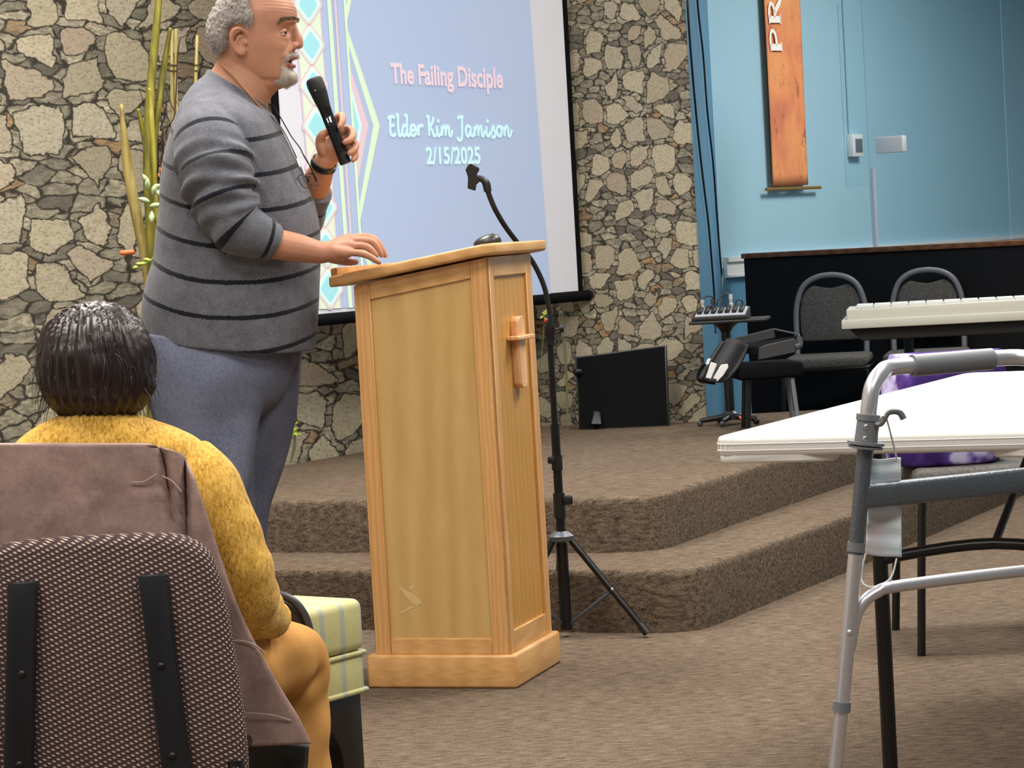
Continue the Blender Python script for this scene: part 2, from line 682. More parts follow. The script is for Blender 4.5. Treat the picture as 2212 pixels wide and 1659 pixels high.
LEFT_END = CORN + WL * 5.2
wall('wall_left', CORN, LEFT_END, 0, CEIL, M['wall_stone_big'], side=(-0.8, 0.63, 0), uvs=True)
wall('wall_back', WEND, CORN, 0, CEIL, M['wall_stone'], side=(0.197, 0.516, 0), uvs=True, thick=0.02)
wall('wall_return', WEND + (B0 - WEND) * 0.01, B0, 0, CEIL, M['dblue'], side=(-1, 0.12, 0), thick=0.1)
BEND = B0 + U2 * 4.5
RAILZ = 0.90
wall('wall_right', B0, BEND, RAILZ, CEIL, M['blue'], side=(-0.8, 0.6, 0))
wall('wall_right', B0, BEND, 0, RAILZ, M['dblue'], side=(-0.8, 0.6, 0))
XR, YB, XL = 5.2, -2.5, LEFT_END.x
wall('wall_right', V((XR, BEND.y, 0)), V((XR, YB, 0)), 0, CEIL, M['blue'], side=(1, 0, 0))
wall('wall_back', BEND, V((XR, BEND.y, 0)), 0, CEIL, M['blue'], side=(0, 1, 0))
wall('wall_front', V((XL, YB, 0)), V((XR, YB, 0)), 0, CEIL, M['cream_wall'], side=(0, -1, 0))
wall('wall_left', LEFT_END, V((XL, YB, 0)), 0, CEIL, M['cream_wall'], side=(-1, 0, 0))
fl = MB().box(((XL + XR) / 2, 7.2, -0.05), (XR - XL + 0.2, 19.6, 0.1)).build('floor', M['carpet'], None, 0)
struct(fl)
ce = MB().box(((XL + XR) / 2, 7.2, CEIL + 0.05), (XR - XL + 0.2, 19.6, 0.1)).build('ceiling', plain('ceiling_tile', srgb(225, 225, 220), 0.9, var=0.03), None, 0)
struct(ce)
# chair rail along the light blue wall
mb = MB()
n3 = V((0.8, -0.6, 0))
for z0, z1, t in ((0.86, 0.93, 0.018), (0.93, 0.955, 0.03), (0.85, 0.862, 0.026)):
    a = B0 + U2 * 0.03
    b = BEND
    q = [a + V((0, 0, z0)), b + V((0, 0, z0)), b + V((0, 0, z1)), a + V((0, 0, z1))]
    mb.prism(q, n3 * t)
struct(mb.build('trim_1', M['white'], None, 30))


def rounded(pts, rad, seg=5):
    """plan outline with its given corners rounded; pts: (x, y, rounded?)"""
    out = []
    n = len(pts)
    for i, (x, y, f) in enumerate(pts):
        p = V((x, y, 0))
        if not f:
            out.append(p)
            continue
        a = V((*pts[i - 1][:2], 0)) - p
        b = V((*pts[(i + 1) % n][:2], 0)) - p
        a, b = p + a.normalized() * rad, p + b.normalized() * rad
        for k in range(seg + 1):
            t = k / seg
            out.append(a * (1 - t) ** 2 + p * 2 * t * (1 - t) + b * t * t)
    return out


def stage(name, outline, z0, z1):
    mb = MB()
    o2 = [p + V((0, 0, 0)) for p in outline]
    n = len(o2)
    cen = sum(o2, V()) / n
    prof = [(0.0, z0), (0.0, z1 - 0.022), (-0.002, z1 - 0.01), (-0.008, z1 - 0.003), (-0.02, z1)]
    vs, fs = [], []
    for off, z in prof:
        for i in range(n):
            e1 = (o2[i] - o2[i - 1]).normalized()
            e2 = (o2[(i + 1) % n] - o2[i]).normalized()
            nn = V((e1.y + e2.y, -e1.x - e2.x, 0)).normalized()
            vs.append(o2[i] + nn * off + V((0, 0, z)))
    k = len(prof)
    for i in range(k - 1):
        for j in range(n):
            j2 = (j + 1) % n
            fs.append((i * n + j, i * n + j2, (i + 1) * n + j2, (i + 1) * n + j))
    fs.append(tuple((k - 1) * n + j for j in range(n)))
    mb.add(vs, fs)
    return struct(mb.build(name, M['carpet'], None, 50))


pl = [(-1.50, 8.18, 0), (0.232, 7.372, 0), (0.408, 7.335, 1), (0.906, 8.342, 0), (1.77, 10.05, 0), (1.72, 10.3, 0), (0.83, 10.3, 0), (0.77, 10.026, 0), (-0.022, 10.328, 0)]
stage('stage_floor', rounded(pl, 0.10), 0.0, FZ)
st = [(-1.74, 7.87, 0), (0.209, 7.000, 0), (0.470, 6.895, 1), (1.066, 7.989, 0), (2.15, 10.1, 0), (1.72, 10.05, 0), (0.9, 8.6, 0), (0.3, 7.6, 0), (-1.5, 8.3, 0)]
stage('stage_step', rounded(st, 0.13), 0.0, SZ)

# ceiling lamps
for i, (x, y, w) in enumerate(LAMPS):
    t = thing('ceiling_light', 'flat white square ceiling light panel over the hall', 'ceiling light', (x, y, CEIL), 0, 'ceiling light panels')
    MB().box((x, y, CEIL - 0.02), (0.62, 0.62, 0.04), bev=0.005).build('frame', M['white'], t)
    MB().box((x, y, CEIL - 0.043), (0.56, 0.56, 0.006)).build('diffuser', glow('lamp_diffuser_%d' % i, (1, 0.97, 0.92, 1), 2.0), t)
    ld = bpy.data.lights.new('panel_lamp', 'AREA')
    ld.shape = 'RECTANGLE'
    ld.size = ld.size_y = 1.1
    ld.energy = w
    ld.spread = math.radians(158)
    ld.color = (1.0, 0.955, 0.89)
    lo = bpy.data.objects.new('panel_lamp', ld)
    lo.location = (x, y, CEIL - 0.06)
    COL.objects.link(lo)
# ------------------------------------------------------------------ projection screen
SN = V((0.8, -0.6, 0))                              # screen faces this way
SP0 = V((0.235, 10.06, 0))


def S(x, y, o=0.0):
    return OP(x, y, SP0, SN) + SN * o


sl = thing('projection_screen', 'pull-down projection screen showing a blue slide, hung before the stone wall', 'screen', (SP0.x, SP0.y, 0.8))
SLX = (591, 1220)
tl, tr_, bl, br = S(586, -200), S(1211, -200), S(632, 668), S(1254, 641)
zb = 0.5 * (bl.z + br.z)
ztop = CEIL - 0.25
def SQ(u0, z):                                      # point of the screen plane above plan point u0
    return V((u0.x, u0.y, z))
ul, ur = S(600, 300), S(1237, 330)
mb = MB()
mb.prism([SQ(ul, zb), SQ(ur, zb), SQ(ur, ztop), SQ(ul, ztop)], -SN * 0.004)
fab = mb.build('fabric', M['screen'], sl, 30)
mb = MB()
ud = (ur - ul); ud.z = 0; ud.normalize()
for u0, sgn in ((ul, -1), (ur, 1)):
    a = SQ(u0, zb - 0.01)
    b = SQ(u0, ztop)
    q = [a - ud * 0.014, a + ud * 0.014, b + ud * 0.014, b - ud * 0.014]
    m2 = MB()
    m2.prism([p + SN * 0.004 for p in q], -SN * 0.012)
    m2.build('side_border', M['blackmat'], sl, 30)
mb = MB()
mb.tube([SQ(ul, zb - 0.022) - ud * 0.05, SQ(ur, zb - 0.022) + ud * 0.05], 0.021, 14)
mb.build('bottom_bar', M['blackmat'], sl, 50)
mb = MB()
mb.tube([SQ(ul, zb - 0.022) - ud * 0.062, SQ(ul, zb - 0.022) - ud * 0.05], 0.022, 14)
mb.build('end_cap', M['black'], sl, 50)
mb = MB()
mb.tube([SQ(ur, zb - 0.022) + ud * 0.05, SQ(ur, zb - 0.022) + ud * 0.062], 0.022, 14)
mb.build('end_cap', M['black'], sl, 50)
mb = MB()
mb.prism([SQ(ul, ztop) - ud * 0.1 + SN * 0.05, SQ(ur, ztop) + ud * 0.1 + SN * 0.05, SQ(ur, ztop + 0.1) + ud * 0.1 + SN * 0.05, SQ(ul, ztop + 0.1) - ud * 0.1 + SN * 0.05], -SN * 0.1, 0.01)
mb.build('roller_case', M['black'], sl, 40)

EM = 0.33


def lit(name, c, e=EM):
    return glow(name, srgb(*c), e, tuple(x * 0.74 for x in srgb(*c)[:3]) + (1,))


mats = [lit('slide_blue', (180, 196, 226)), lit('slide_band', (226, 240, 216)), lit('slide_cyan', (168, 228, 236)), lit('slide_white', (218, 252, 255)),
        lit('slide_pink', (230, 205, 214)), lit('slide_green', (222, 246, 212)), lit('slide_title', (240, 216, 226)), lit('slide_ice', (214, 252, 255)), lit('slide_sky', (174, 206, 226))]
ytop = -260


def poly(mb, pts, off, mi):
    mb.add([S(x, y, off) for x, y in pts], [tuple(range(len(pts)))], mi)


mb = MB()


def vx(x0, k, y):
    return x0 + k * y


ykb = lambda x: 668 - (x - 685) * 0.0470            # bottom edge of the slide
# background
poly(mb, [(632 + 0.083 * ytop, ytop), (1143 + 0.072 * ytop, ytop), (1143 + 0.072 * 645, ykb(1189)), (632 + 0.083 * 668, ykb(687))], 0.002, 0)
# left band with diamonds
bx0 = lambda y: 632 + 0.083 * y
bx1 = lambda y: 690 + 0.069 * y
poly(mb, [(bx0(ytop), ytop), (bx1(ytop), ytop), (bx1(666), ykb(736)), (bx0(668), ykb(687))], 0.003, 4)
poly(mb, [(bx0(ytop) + 3, ytop), (bx1(ytop) - 3, ytop), (bx1(666) - 3, ykb(733)), (bx0(668) + 3, ykb(690))], 0.004, 1)
for k in range(-3, 8):
    cy = 10 + 87.6 * k
    cx = (bx0(cy) + bx1(cy)) / 2

    def dia(h, w):
        r = []
        for q in range(4):
            for s_ in (-0.12, 0.12):
                a = math.pi / 2 * q + s_
                r.append((cx + w * math.sin(a) + 0.07 * h * -math.cos(a), cy - h * math.cos(a)))
        return r
    poly(mb, dia(46, 31), 0.005, 4)
    poly(mb, dia(41, 27), 0.006, 1)
    poly(mb, dia(36, 24), 0.007, 3)
    poly(mb, dia(28, 18.5), 0.008, 2)
# thin upright stripes
for x0, k, w, mi in ((708, 0.071, 8, 5), (721, 0.067, 4.5, 4), (742, 0.066, 5, 5)):
    poly(mb, [(x0 + k * ytop - w / 2, ytop), (x0 + k * ytop + w / 2, ytop), (x0 + k * 664 + w / 2, ykb(x0 + k * 664)), (x0 + k * 664 - w / 2, ykb(x0 + k * 664))], 0.0055, mi)
# stepped arrow shapes right of the stripes
L3 = lambda y: 744 + 0.066 * y


def arrow(ys, tipx, mi, off):
    y0, ym, y1 = ys
    poly(mb, [(L3(y0), y0), (tipx, ym), (L3(y1), y1)], off, mi)


for dy, dx in ((0, 0), (436, 30), (-430, -30)):
    tip = 271 + dy
    if tip - 213 < 640:
        e = 640 if dy > 0 else 1e9
        def cl(a, b, yy):      # clip at the bottom of the slide
            if b[1] <= 640:
                return [a, b]
            t = (640 - a[1]) / (b[1] - a[1])
            return [a, (a[0] + (b[0] - a[0]) * t, 640)]
        top, bot = (L3(58 + dy), 58 + dy), (L3(482 + dy), 482 + dy)
        for tx, mi, sh, off in ((819 + dx, 5, 0, 0.003), (805 + dx, 0, 34, 0.0035), (794 + dx, 4, 84, 0.004), (779 + dx, 3, 130, 0.0045), (773 + dx, 2, 150, 0.005)):
            t2, b2, tp = (L3(top[1] + sh), top[1] + sh), (L3(bot[1] - sh), bot[1] - sh), (tx, tip)
            if tip > 640:
                f = (640 - t2[1]) / (tip - t2[1])
                if f > 0:
                    poly(mb, [t2, (t2[0] + (tx - t2[0]) * f, 640), (L3(640), 640)], off, mi)
            else:
                poly(mb, [t2, tp, b2], off, mi)
slide = mb.build('slide_picture', mats, sl, 0)


def text_mesh(body, bold=0.0):
    cu = bpy.data.curves.new('t', 'FONT')
    cu.body = body
    cu.offset = bold
    cu.resolution_u = 4
    o = bpy.data.objects.new('t', cu)
    COL.objects.link(o)
    dg = bpy.context.evaluated_depsgraph_get()
    dg.update()
    me = bpy.data.meshes.new_from_object(o.evaluated_get(dg))
    vs = [v.co.copy() for v in me.vertices]
    fs = [tuple(p.vertices) for p in me.polygons]
    bpy.data.objects.remove(o)
    return vs, fs


def text_on(body, x0, y0, x1, y1, cap, off, bold):
    """lettering on the screen: baseline from pixel (x0, y0) to (x1, y1), capitals cap pixels tall"""
    vs, fs = text_mesh(body, bold)
    w0, w1 = min(v.x for v in vs), max(v.x for v in vs)
    h = 0.729
    m = MB()
    out = []
    for v in vs:
        t = (v.x - w0) / (w1 - w0)
        up = v.y / h * cap
        out.append(S(x0 + (x1 - x0) * t - 0.058 * up, y0 + (y1 - y0) * t - up, off))
    m.add(out, fs)
    return m


text_on('The Failing Disciple', 843, 179, 1085, 190, 44, 0.006, 0.030).build('slide_title', mats[6], sl, 0)
text_on('2/15/2025', 919, 354, 1036, 353, 37, 0.006, 0.026).build('slide_date', mats[7], sl, 0)
LET = {
    'E': (.50, [[(.44, .93), (.30, 1), (.06, .95), (.04, .84)], [(.17, .95), (.12, .5), (.14, .08), (.3, .0), (.46, .1)], [(.06, .50), (.38, .55)]]),
    'l': (.30, [[(.02, 1.04), (.14, 1.08), (.12, .5), (.14, .06), (.24, 0), (.36, .16)]]),
    'd': (.52, [[(.36, .48), (.2, .54), (.06, .3), (.08, .06), (.2, .0), (.34, .22)], [(.24, 1.02), (.38, 1.05), (.36, .5), (.36, .08), (.46, 0), (.56, .15)]]),
    'e': (.40, [[(.06, .24), (.3, .32), (.33, .48), (.2, .56), (.06, .38), (.07, .1), (.2, 0), (.42, .16)]]),
    'r': (.44, [[(.02, .2), (.14, .5), (.13, .0)], [(.14, .3), (.25, .52), (.38, .54), (.42, .44)]]),
    'K': (.56, [[(.0, .98), (.13, 1), (.12, .5), (.12, 0)], [(.42, 1), (.36, .72), (.14, .46)], [(.16, .48), (.32, .26), (.40, .0), (.54, .04)]]),
    'i': (.30, [[(.06, .52), (.06, .1), (.16, 0), (.3, .18)], [(.12, .70), (.2, .86)]]),
    'm': (.74, [[(.04, .5), (.05, 0)], [(.06, .22), (.2, .52), (.28, .4), (.27, 0)], [(.28, .22), (.42, .52), (.50, .4), (.49, .1), (.58, 0), (.72, .3)]]),
    'J': (.50, [[(.1, .88), (.2, 1), (.46, 1)], [(.36, 1), (.33, .4), (.28, -.1), (.12, -.24), (.0, -.08)]]),
    'a': (.54, [[(.34, .46), (.2, .54), (.06, .35), (.08, .06), (.2, 0), (.34, .25)], [(.36, .5), (.36, .1), (.46, 0), (.56, .16)]]),
    's': (.34, [[(.0, .1), (.2, .54), (.22, .36), (.3, .12), (.18, -.08), (.06, .0)]]),
    'o': (.46, [[(.3, .5), (.14, .5), (.05, .25), (.14, .02), (.28, .04), (.36, .28), (.28, .5), (.46, .42)]]),
    'n': (.56, [[(.04, .5), (.05, 0)], [(.06, .22), (.2, .52), (.3, .4), (.29, .1), (.38, 0), (.54, .34)]]),
    ' ': (.24, [])}
mb = MB()
word = 'Elder Kim Jamison'
tot = sum(LET[c][0] for c in word)
x = 0
for c in word:
    w, st_ = LET[c]
    for s_ in st_:
        pts = []
        for (a, b) in s_:
            t = (x + a) / tot
            up = b * 41
            pts.append(S(837 + 268 * t - 0.058 * up, 293 + 1.5 * t - up, 0.006))
        # brush stroke, wide across, narrower where the plane is foreshortened
        mb.strip(pts, 0.0125, (0, 0, 0), SN, 8)
    x += w
mb.build('slide_lettering', mats[7], sl, 0)

# ------------------------------------------------------------------ lectern
LC = V((-0.03, 6.201, 0))
LA = V((-0.382, 0.128, 0)).normalized()       # towards the speaker's end
LB = V((-LA.y, LA.x, 0))
LB = -LB if LB.y < 0 else LB                   # away from the camera
LW, LD = 0.403, 0.375


def Lp(a, b, z):
    return LC + LA * a + LB * b + V((0, 0, z))


lec = thing('lectern', 'light maple lectern with a wooden cross on its front, beside the standing speaker', 'lectern', LC + LA * 0.2 + LB * 0.19)
mb = MB()
BH = 0.085
mb.prism([Lp(0, 0, 0), Lp(LW, 0, 0), Lp(LW, LD, 0), Lp(0, LD, 0)], (0, 0, BH), 0.008, 3)
mb.build('base', M['maple_h'], lec, 40)
i0, i1, j0, j1 = 0.016, LW - 0.022, 0.014, LD - 0.022      # body footprint (a from front, b)
zf, zk = 1.082, 1.028                                         # body height at the front and at the speaker's end


def zt(a):
    return zf + (zk - zf) * (a - i0) / (i1 - i0)


# carcass behind the frames
mb = MB()
c_ = 0.010
mb.prism([Lp(i0 + c_, j0 + c_, BH), Lp(i1 - c_, j0 + c_, BH), Lp(i1 - c_, j0 + c_, zt(i1) - .01), Lp(i0 + c_, j0 + c_, zt(i0) - .01)], LB * (j1 - j0 - 2 * c_))
mb.build('carcass', M['ply2'], lec, 0)


def board(name, quad, n, t, mat, bev=0.0015, sink=0.0):
    """flat board with its outer face on quad, thickness t behind it (n points outward)"""
    m = MB()
    m.prism([p - n * sink for p in quad], -n * t, bev, 1)
    return m.build(name, mat, lec, 40)


nS = -LB
nF = -LA
sw, sw2, rt, rb = 0.043, 0.050, 0.044, 0.040
for bb, nn in ((j0, nS), (j1, LB)):
    f = lambda a, z: Lp(a, bb, z)
    board('side_stile', [f(i1, BH), f(i1 - sw, BH), f(i1 - sw, zt(i1 - sw)), f(i1, zt(i1))], nn, 0.012, M['maple'])
    board('side_stile', [f(i0 + sw2, BH), f(i0, BH), f(i0, zt(i0)), f(i0 + sw2, zt(i0 + sw2))], nn, 0.012, M['maple'])
    board('side_rail', [f(i1 - sw, BH), f(i0 + sw2, BH), f(i0 + sw2, BH + rb), f(i1 - sw, BH + rb)], nn, 0.012, M['maple_h'])
    board('side_rail', [f(i1 - sw, zt(i1 - sw) - rt), f(i0 + sw2, zt(i0 + sw2) - rt), f(i0 + sw2, zt(i0 + sw2)), f(i1 - sw, zt(i1 - sw))], nn, 0.012, M['maple_h'])
    board('side_panel', [f(i1 - sw, BH + rb), f(i0 + sw2, BH + rb), f(i0 + sw2, zt(i0 + sw2) - rt), f(i1 - sw, zt(i1 - sw) - rt)], nn, 0.006, M['ply'], 0, 0.006)
g = lambda b, z: Lp(i0 - 0.001, b, z)
fs1, fs2 = 0.032, 0.045
board('front_stile', [g(j0, BH), g(j0 + fs1, BH), g(j0 + fs1, zf), g(j0, zf)], nF, 0.012, M['maple'])
board('front_stile', [g(j1 - fs2, BH), g(j1, BH), g(j1, zf), g(j1 - fs2, zf)], nF, 0.012, M['maple'])
board('front_rail', [g(j0 + fs1, BH), g(j1 - fs2, BH), g(j1 - fs2, BH + 0.055), g(j0 + fs1, BH + 0.055)], nF, 0.012, M['maple_h'])
board('front_rail', [g(j0 + fs1, zf - 0.05), g(j1 - fs2, zf - 0.05), g(j1 - fs2, zf), g(j0 + fs1, zf)], nF, 0.012, M['maple_h'])
board('front_panel', [g(j0 + fs1, BH + .055), g(j1 - fs2, BH + .055), g(j1 - fs2, zf - .05), g(j0 + fs1, zf - .05)], nF, 0.006, M['ply2'], 0, 0.007)
# cross on the front panel
cb = j0 + 0.185
cr = thing_part = MB()
for (b0, b1, z0, z1, t, cap) in ((cb - 0.026, cb + 0.026, 0.742, 0.925, 0.016, 1), (cb - 0.065, cb + 0.065, 0.866, 0.876, 0.030, 0)):
    if cap:
        q = [(b0, z0 + .012), (b0 + .012, z0), (b1 - .012, z0), (b1, z0 + .012), (b1, z1 - .012), (b1 - .012, z1), (b0 + .012, z1), (b0, z1 - .012)]
    else:
        q = [(b0, z0), (b1, z0), (b1, z1), (b0, z1)]
    cr.prism([Lp(i0 + 0.006, b, z) for b, z in q], nF * (t + .006), 0.002, 1)
cr.build('cross', wood('pink_maple', srgb(236, 186, 136), srgb(214, 160, 112), (3, 3, .6), 8), lec, 40)
# slanted top board with a book ledge at the speaker's end
a0, a1, b0, b1 = -0.012, LW + 0.030, -0.024, LD + 0.035
th = 0.028
kz = (zk - zf) / (i1 - i0)


def zs(a):
    return zf + 0.006 + kz * max(0.0, a - i0) if a > i0 else zf + 0.006


mb = MB()
outl = []
mb.prism([Lp(a1, b0, zs(a1)), Lp(a0 + 0.03, b0, zs(a0 + .03)), Lp(a0, b0 + 0.02, zs(a0)), Lp(a0, b1, zs(a0)), Lp(a1, b1, zs(a1))], (0, 0, th), 0.007, 3)
top = mb.build('top_board', M['maple_h'], lec, 40)
mb = MB()
mb.prism([Lp(a1 - .002, b0 + .012, zs(a1) + th - .002), Lp(a1 - .022, b0 + .012, zs(a1 - .022) + th - .002), Lp(a1 - .022, b1 - .012, zs(a1 - .022) + th - .002), Lp(a1 - .002, b1 - .012, zs(a1) + th - .002)], (0, 0, 0.022), 0.004, 2)
mb.build('book_ledge', M['maple'], lec, 40)
# pale scuff and knots on the side panel
mb = MB()
q0 = Lp(0, j0 + 0.006 - 0.0006, 0)
for scuff in ([(858, 1256), (872, 1272), (890, 1282), (904, 1292), (911, 1302), (900, 1309), (888, 1300), (876, 1288), (866, 1274)], [(898, 1311), (880, 1318), (866, 1327), (861, 1331), (868, 1321), (884, 1311)], [(883, 1270), (892, 1263), (897, 1264), (890, 1275)]):
    mb.add([OP(x, y, q0, LB) for x, y in scuff], [tuple(range(len(scuff)))])
mb.build('scuff_mark', plain('scuffed_wood', srgb(208, 178, 124), 0.7), lec, 0)

# small black mouse-like gadget on the lectern
zz = zs(0.06) + th
pm = Lp(0.045, 0.10, zz + 0.0)
mo = thing('computer_mouse', 'small black computer mouse lying on top of the lectern', 'mouse', pm)
b = bmesh.new()
bmesh.ops.create_uvsphere(b, u_segments=20, v_segments=12, radius=1)
for v in b.verts:
    x, y, z = v.co
    z = max(z, -0.25) + 0.25
    v.co = V((x * 0.037, y * 0.026, z * 0.021 * (1.0 + 0.25 * x)))
m4 = Matrix.Translation(pm + V((0, 0, 0.002))) @ Matrix.Rotation(math.radians(-19), 4, 'Z') @ Matrix.Rotation(math.radians(-3), 4, 'Y')
bmesh.ops.transform(b, matrix=m4, verts=b.verts)
MB().bm(b).build('shell', plain('dark_grey_plastic', srgb(46, 44, 44), 0.35), mo, 50)
MB().ball(pm + V((0.012, -0.004, 0.026)), (0.006, 0.003, 0.005)).build('scroll_wheel', M['black'], mo)

# ------------------------------------------------------------------ microphone stand behind the lectern
ms = V((0.113, 6.97, 0))
st = thing('microphone_stand', 'black tripod microphone stand with empty clip behind the lectern', 'stand', ms)
Z = lambda z: ms + V((0, 0, z))
MB().lathe([(0.0165, 0.02), (0.0165, 0.30)], ms, 16).build('leg_tube', M['blackmet'], st)
MB().lathe([(0.0125, 0.28), (0.0125, 0.60)], ms, 16).build('lower_tube', M['blackmet'], st)
MB().lathe([(0.009, 0.58), (0.009, 0.885)], ms, 16).build('upper_tube', M['blackmet'], st)
mb = MB().lathe([(0.02, 0.265), (0.034, 0.272), (0.036, 0.285), (0.02, 0.297), (0.014, 0.30)], ms, 18)
mb.build('leg_hub', M['grey_tx'], st)
MB().lathe([(0.0165, 0.335), (0.0165, 0.37), (0.0165, 0.392), (0.0165, 0.405)], ms, 18).box(Z(0.385) + V((0.024, -0.01, 0)), (0.028, 0.02, 0.026), bev=0.006).build('collar', M['black'], st)
MB().lathe([(0.0155, 0.47), (0.0155, 0.512)], ms, 18).box(Z(0.50) + V((-0.016, -0.008, 0)), (0.02, 0.02, 0.02), bev=0.004).build('collar', M['black'], st)
cl = MB().lathe([(0.0135, 0.822), (0.0135, 0.85), (0.015, 0.852), (0.015, 0.876)], ms, 18)
cl = cl.build('collar', M['black'], st)
mb = MB().tube([Z(0.865), Z(0.865) + V((0.03, -0.004, 0))], 0.003, 8).lathe([(0.011, 0.0), (0.011, 0.012)], Z(0.865) + V((0.028, -0.004, 0)), 14, (1, -0.1, 0))
mb.build('knob', M['black'], cl)
for k, (fx, fy) in enumerate(((0.222, -0.10), (-0.17, -0.09), (-0.02, 0.21))):
    d = V((fx, fy, 0))
    a, f = Z(0.272) + d.normalized() * 0.03, ms + d + V((0, 0, 0.012))
    lg = MB().tube([a, f + (a - f) * 0.06], 0.0095, 12).build('leg', M['blackmet'], st)
    MB().tube([f + (a - f) * 0.10, f], [0.0115, 0.0125], 12).build('rubber_foot', M['black'], lg)
    mid = a + (f - a) * 0.54
    MB().tube([mid, Z(0.028)], 0.005, 8).build('brace', M['grey_tx'], lg)
    MB().ball(mid + V((0, -0.011, 0.004)), (0.005, 0.004, 0.005)).build('rivet', M['chrome'], lg)
goose = [P(1190, 702, 6.97), P(1185, 660, 6.97), P(1173, 612, 6.965), P(1150, 565, 6.95), P(1120, 527, 6.92), P(1092, 490, 6.89), P(1071, 455, 6.87), P(1058, 425, 6.86), P(1052, 405, 6.86)]
MB().tube(goose, 0.0072, 10, 6).build('gooseneck', M['black'], st)
mb = MB().tube([P(1054, 414, 6.86), P(1050, 396, 6.86), P(1043, 388, 6.86), P(1030, 384, 6.86)], [0.0105, 0.011, 0.009, 0.008], 12, 3)
clip = mb.build('clip_joint', M['black'], st)
mb = MB()
cp = [(1012, 354), (1018, 353), (1034, 361), (1036, 366), (1030, 376), (1032, 388), (1036, 392), (1029, 398), (1027, 412), (1010, 407), (1011, 385), (1009, 376), (1005, 367)]
mb.prism([P(x, y, 6.848) for x, y in cp], (0, 0.026, 0), 0.002, 1)
mb.build('microphone_clip', M['black'], st, 40)

# ------------------------------------------------------------------ flat black screen leaning by the wall
q = [P(1250, 917, 9.96), P(1445, 911, 9.90), P(1439, 745, 9.955), P(1242, 771, 10.01)]
q[0].z = q[1].z = FZ
tv = thing('television', 'black flat panel television standing on the stage floor against the stone wall', 'television', (q[0] + q[1]) / 2)
nrm = (q[1] - q[0]).cross(q[3] - q[0]).normalized()
if nrm.y > 0:
    nrm = -nrm
mb = MB()
mb.prism(q, -nrm * 0.035, 0.004, 2)
mb.build('housing', M['black'], tv, 40)
cc = sum(q, V()) / 4
mb = MB()
mb.prism([cc + (p - cc) * 0.965 + nrm * 0.0008 for p in q], -nrm * 0.004)
mb.build('glass', M['tv'], tv, 0)
MB().lathe([(0.012, -0.01), (0.014, 0.015), (0.010, 0.02)], P(1250, 803, 9.985), 14, (-1, -0.3, 0)).build('knob', M['black'], tv)
MB().prism([P(1276, 917, 9.90), P(1300, 917, 9.90), P(1297, 890, 9.93), P(1283, 887, 9.93)], (0, 0.02, 0), 0.003, 1).build('foot', plain('dark_grey_foot', srgb(24, 25, 28), 0.5), tv)
cb2 = MB().tube([P(1250, 860, 10.0), P(1243, 880, 9.99), P(1243, 900, 9.97), P(1249, 915, 9.93)], 0.003, 8, 5)
cb2.build('power_cord', M['black'], tv)

# ------------------------------------------------------------------ cables down the blue return wall
rn = V((1, -0.12, 0)).normalized()
RP = WEND + rn * 0.012


def Rw(x, y):
    d = OP(x, y, RP, rn)
    return d


for lab, pts in (('left of two black cables hanging down the deep blue return wall', [(1478, -260), (1483, -60), (1487, 40), (1496, 160), (1508, 290), (1519, 390), (1530, 480), (1537, 560), (1543, 640), (1546, 720)]),
                 ('right of two black cables, running down to the end of the white chair rail', [(1496, -260), (1504, -60), (1508, 20), (1519, 120), (1528, 240), (1540, 350), (1549, 470), (1556, 560), (1559, 600), (1560, 700)])):
    c = MB().tube([Rw(x, y) for x, y in pts], 0.0045, 8, 6).build('cable', M['black'], None)
    tag(c, lab, 'cable', 'cables on the blue wall')

# ------------------------------------------------------------------ banner
BP = B0 + SN * 0.035


def BW(x, y, o=0.0):
    return OP(x, y, BP, SN) + SN * o


def banner_mat():
    q = N('orange_flower_print')
    co = q.coord('Object', (1, 1, 0.7))
    a = q.noise(co, 5.0, 3, 0.5, 0.3)
    b = q.noise(co, 9, 4, 0.7, 0.1)
    c = q.ramp(a, [(0.3, srgb(206, 124, 98)), (0.5, srgb(230, 150, 102)), (0.7, srgb(238, 172, 112))])
    d = q.ramp(b, [(0.56, (0, 0, 0)), (0.70, (1, 1, 1))])
    q.set(q.mix(q.math('MULTIPLY', d, 0.75), c, srgb(120, 60, 58)), 0.75, spec=0.1)
    return q.m


ba = thing('banner', 'tall orange flower banner hanging on the light blue wall', 'banner', BW(1708, 400))
za, zc = BW(1705, 396).z, CEIL - 0.35
L_, R_ = BW(1659, 200), BW(1736, 200)
mb = MB()
rows = []
for k in range(30):
    t = k / 29
    z = za - 0.012 + (zc - za) * t
    rows.append([V((L_.x, L_.y, z)).lerp(V((R_.x, R_.y, z)), j / 16) + SN * (0.004 * math.sin(j * 0.7 + t * 4) + 0.004) for j in range(17)])
mb.grid(rows)
bo = mb.build('cloth', banner_mat(), ba, 60)
so = bo.modifiers.new('thickness', 'SOLIDIFY')
so.thickness = 0.004
rw = (R_ - L_).normalized(); rw.z = 0; rw.normalize()
e0, e1 = BW(1655, 410), BW(1772, 404)
zr = (e0.z + e1.z) / 2
MB().tube([V((e0.x, e0.y, zr)), V((e1.x, e1.y, zr))], 0.009, 12).build('bottom_rod', M['gold'], ba)
MB().tube([V((e0.x, e0.y, zc)), V((e1.x, e1.y, zc))], 0.009, 12).build('top_rod', M['gold'], ba)
# serif capitals P R, read upwards
mb = MB()


def cap_letter(y0, y1, strokes, x_base0, x_base1, capw):
    """letters turned a quarter turn: along = up the banner, letter height = to the left"""
    for wd_, pts in strokes:
        q = []
        for al, hh in pts:
            py = y0 + (y1 - y0) * al
            xb = x_base0 + (x_base1 - x_base0) * al
            q.append(BW(xb - capw * hh, py, 0.012))
        mb.strip(q, wd_, (0, 0, 0), SN, 8, smooth=len(q) > 2)


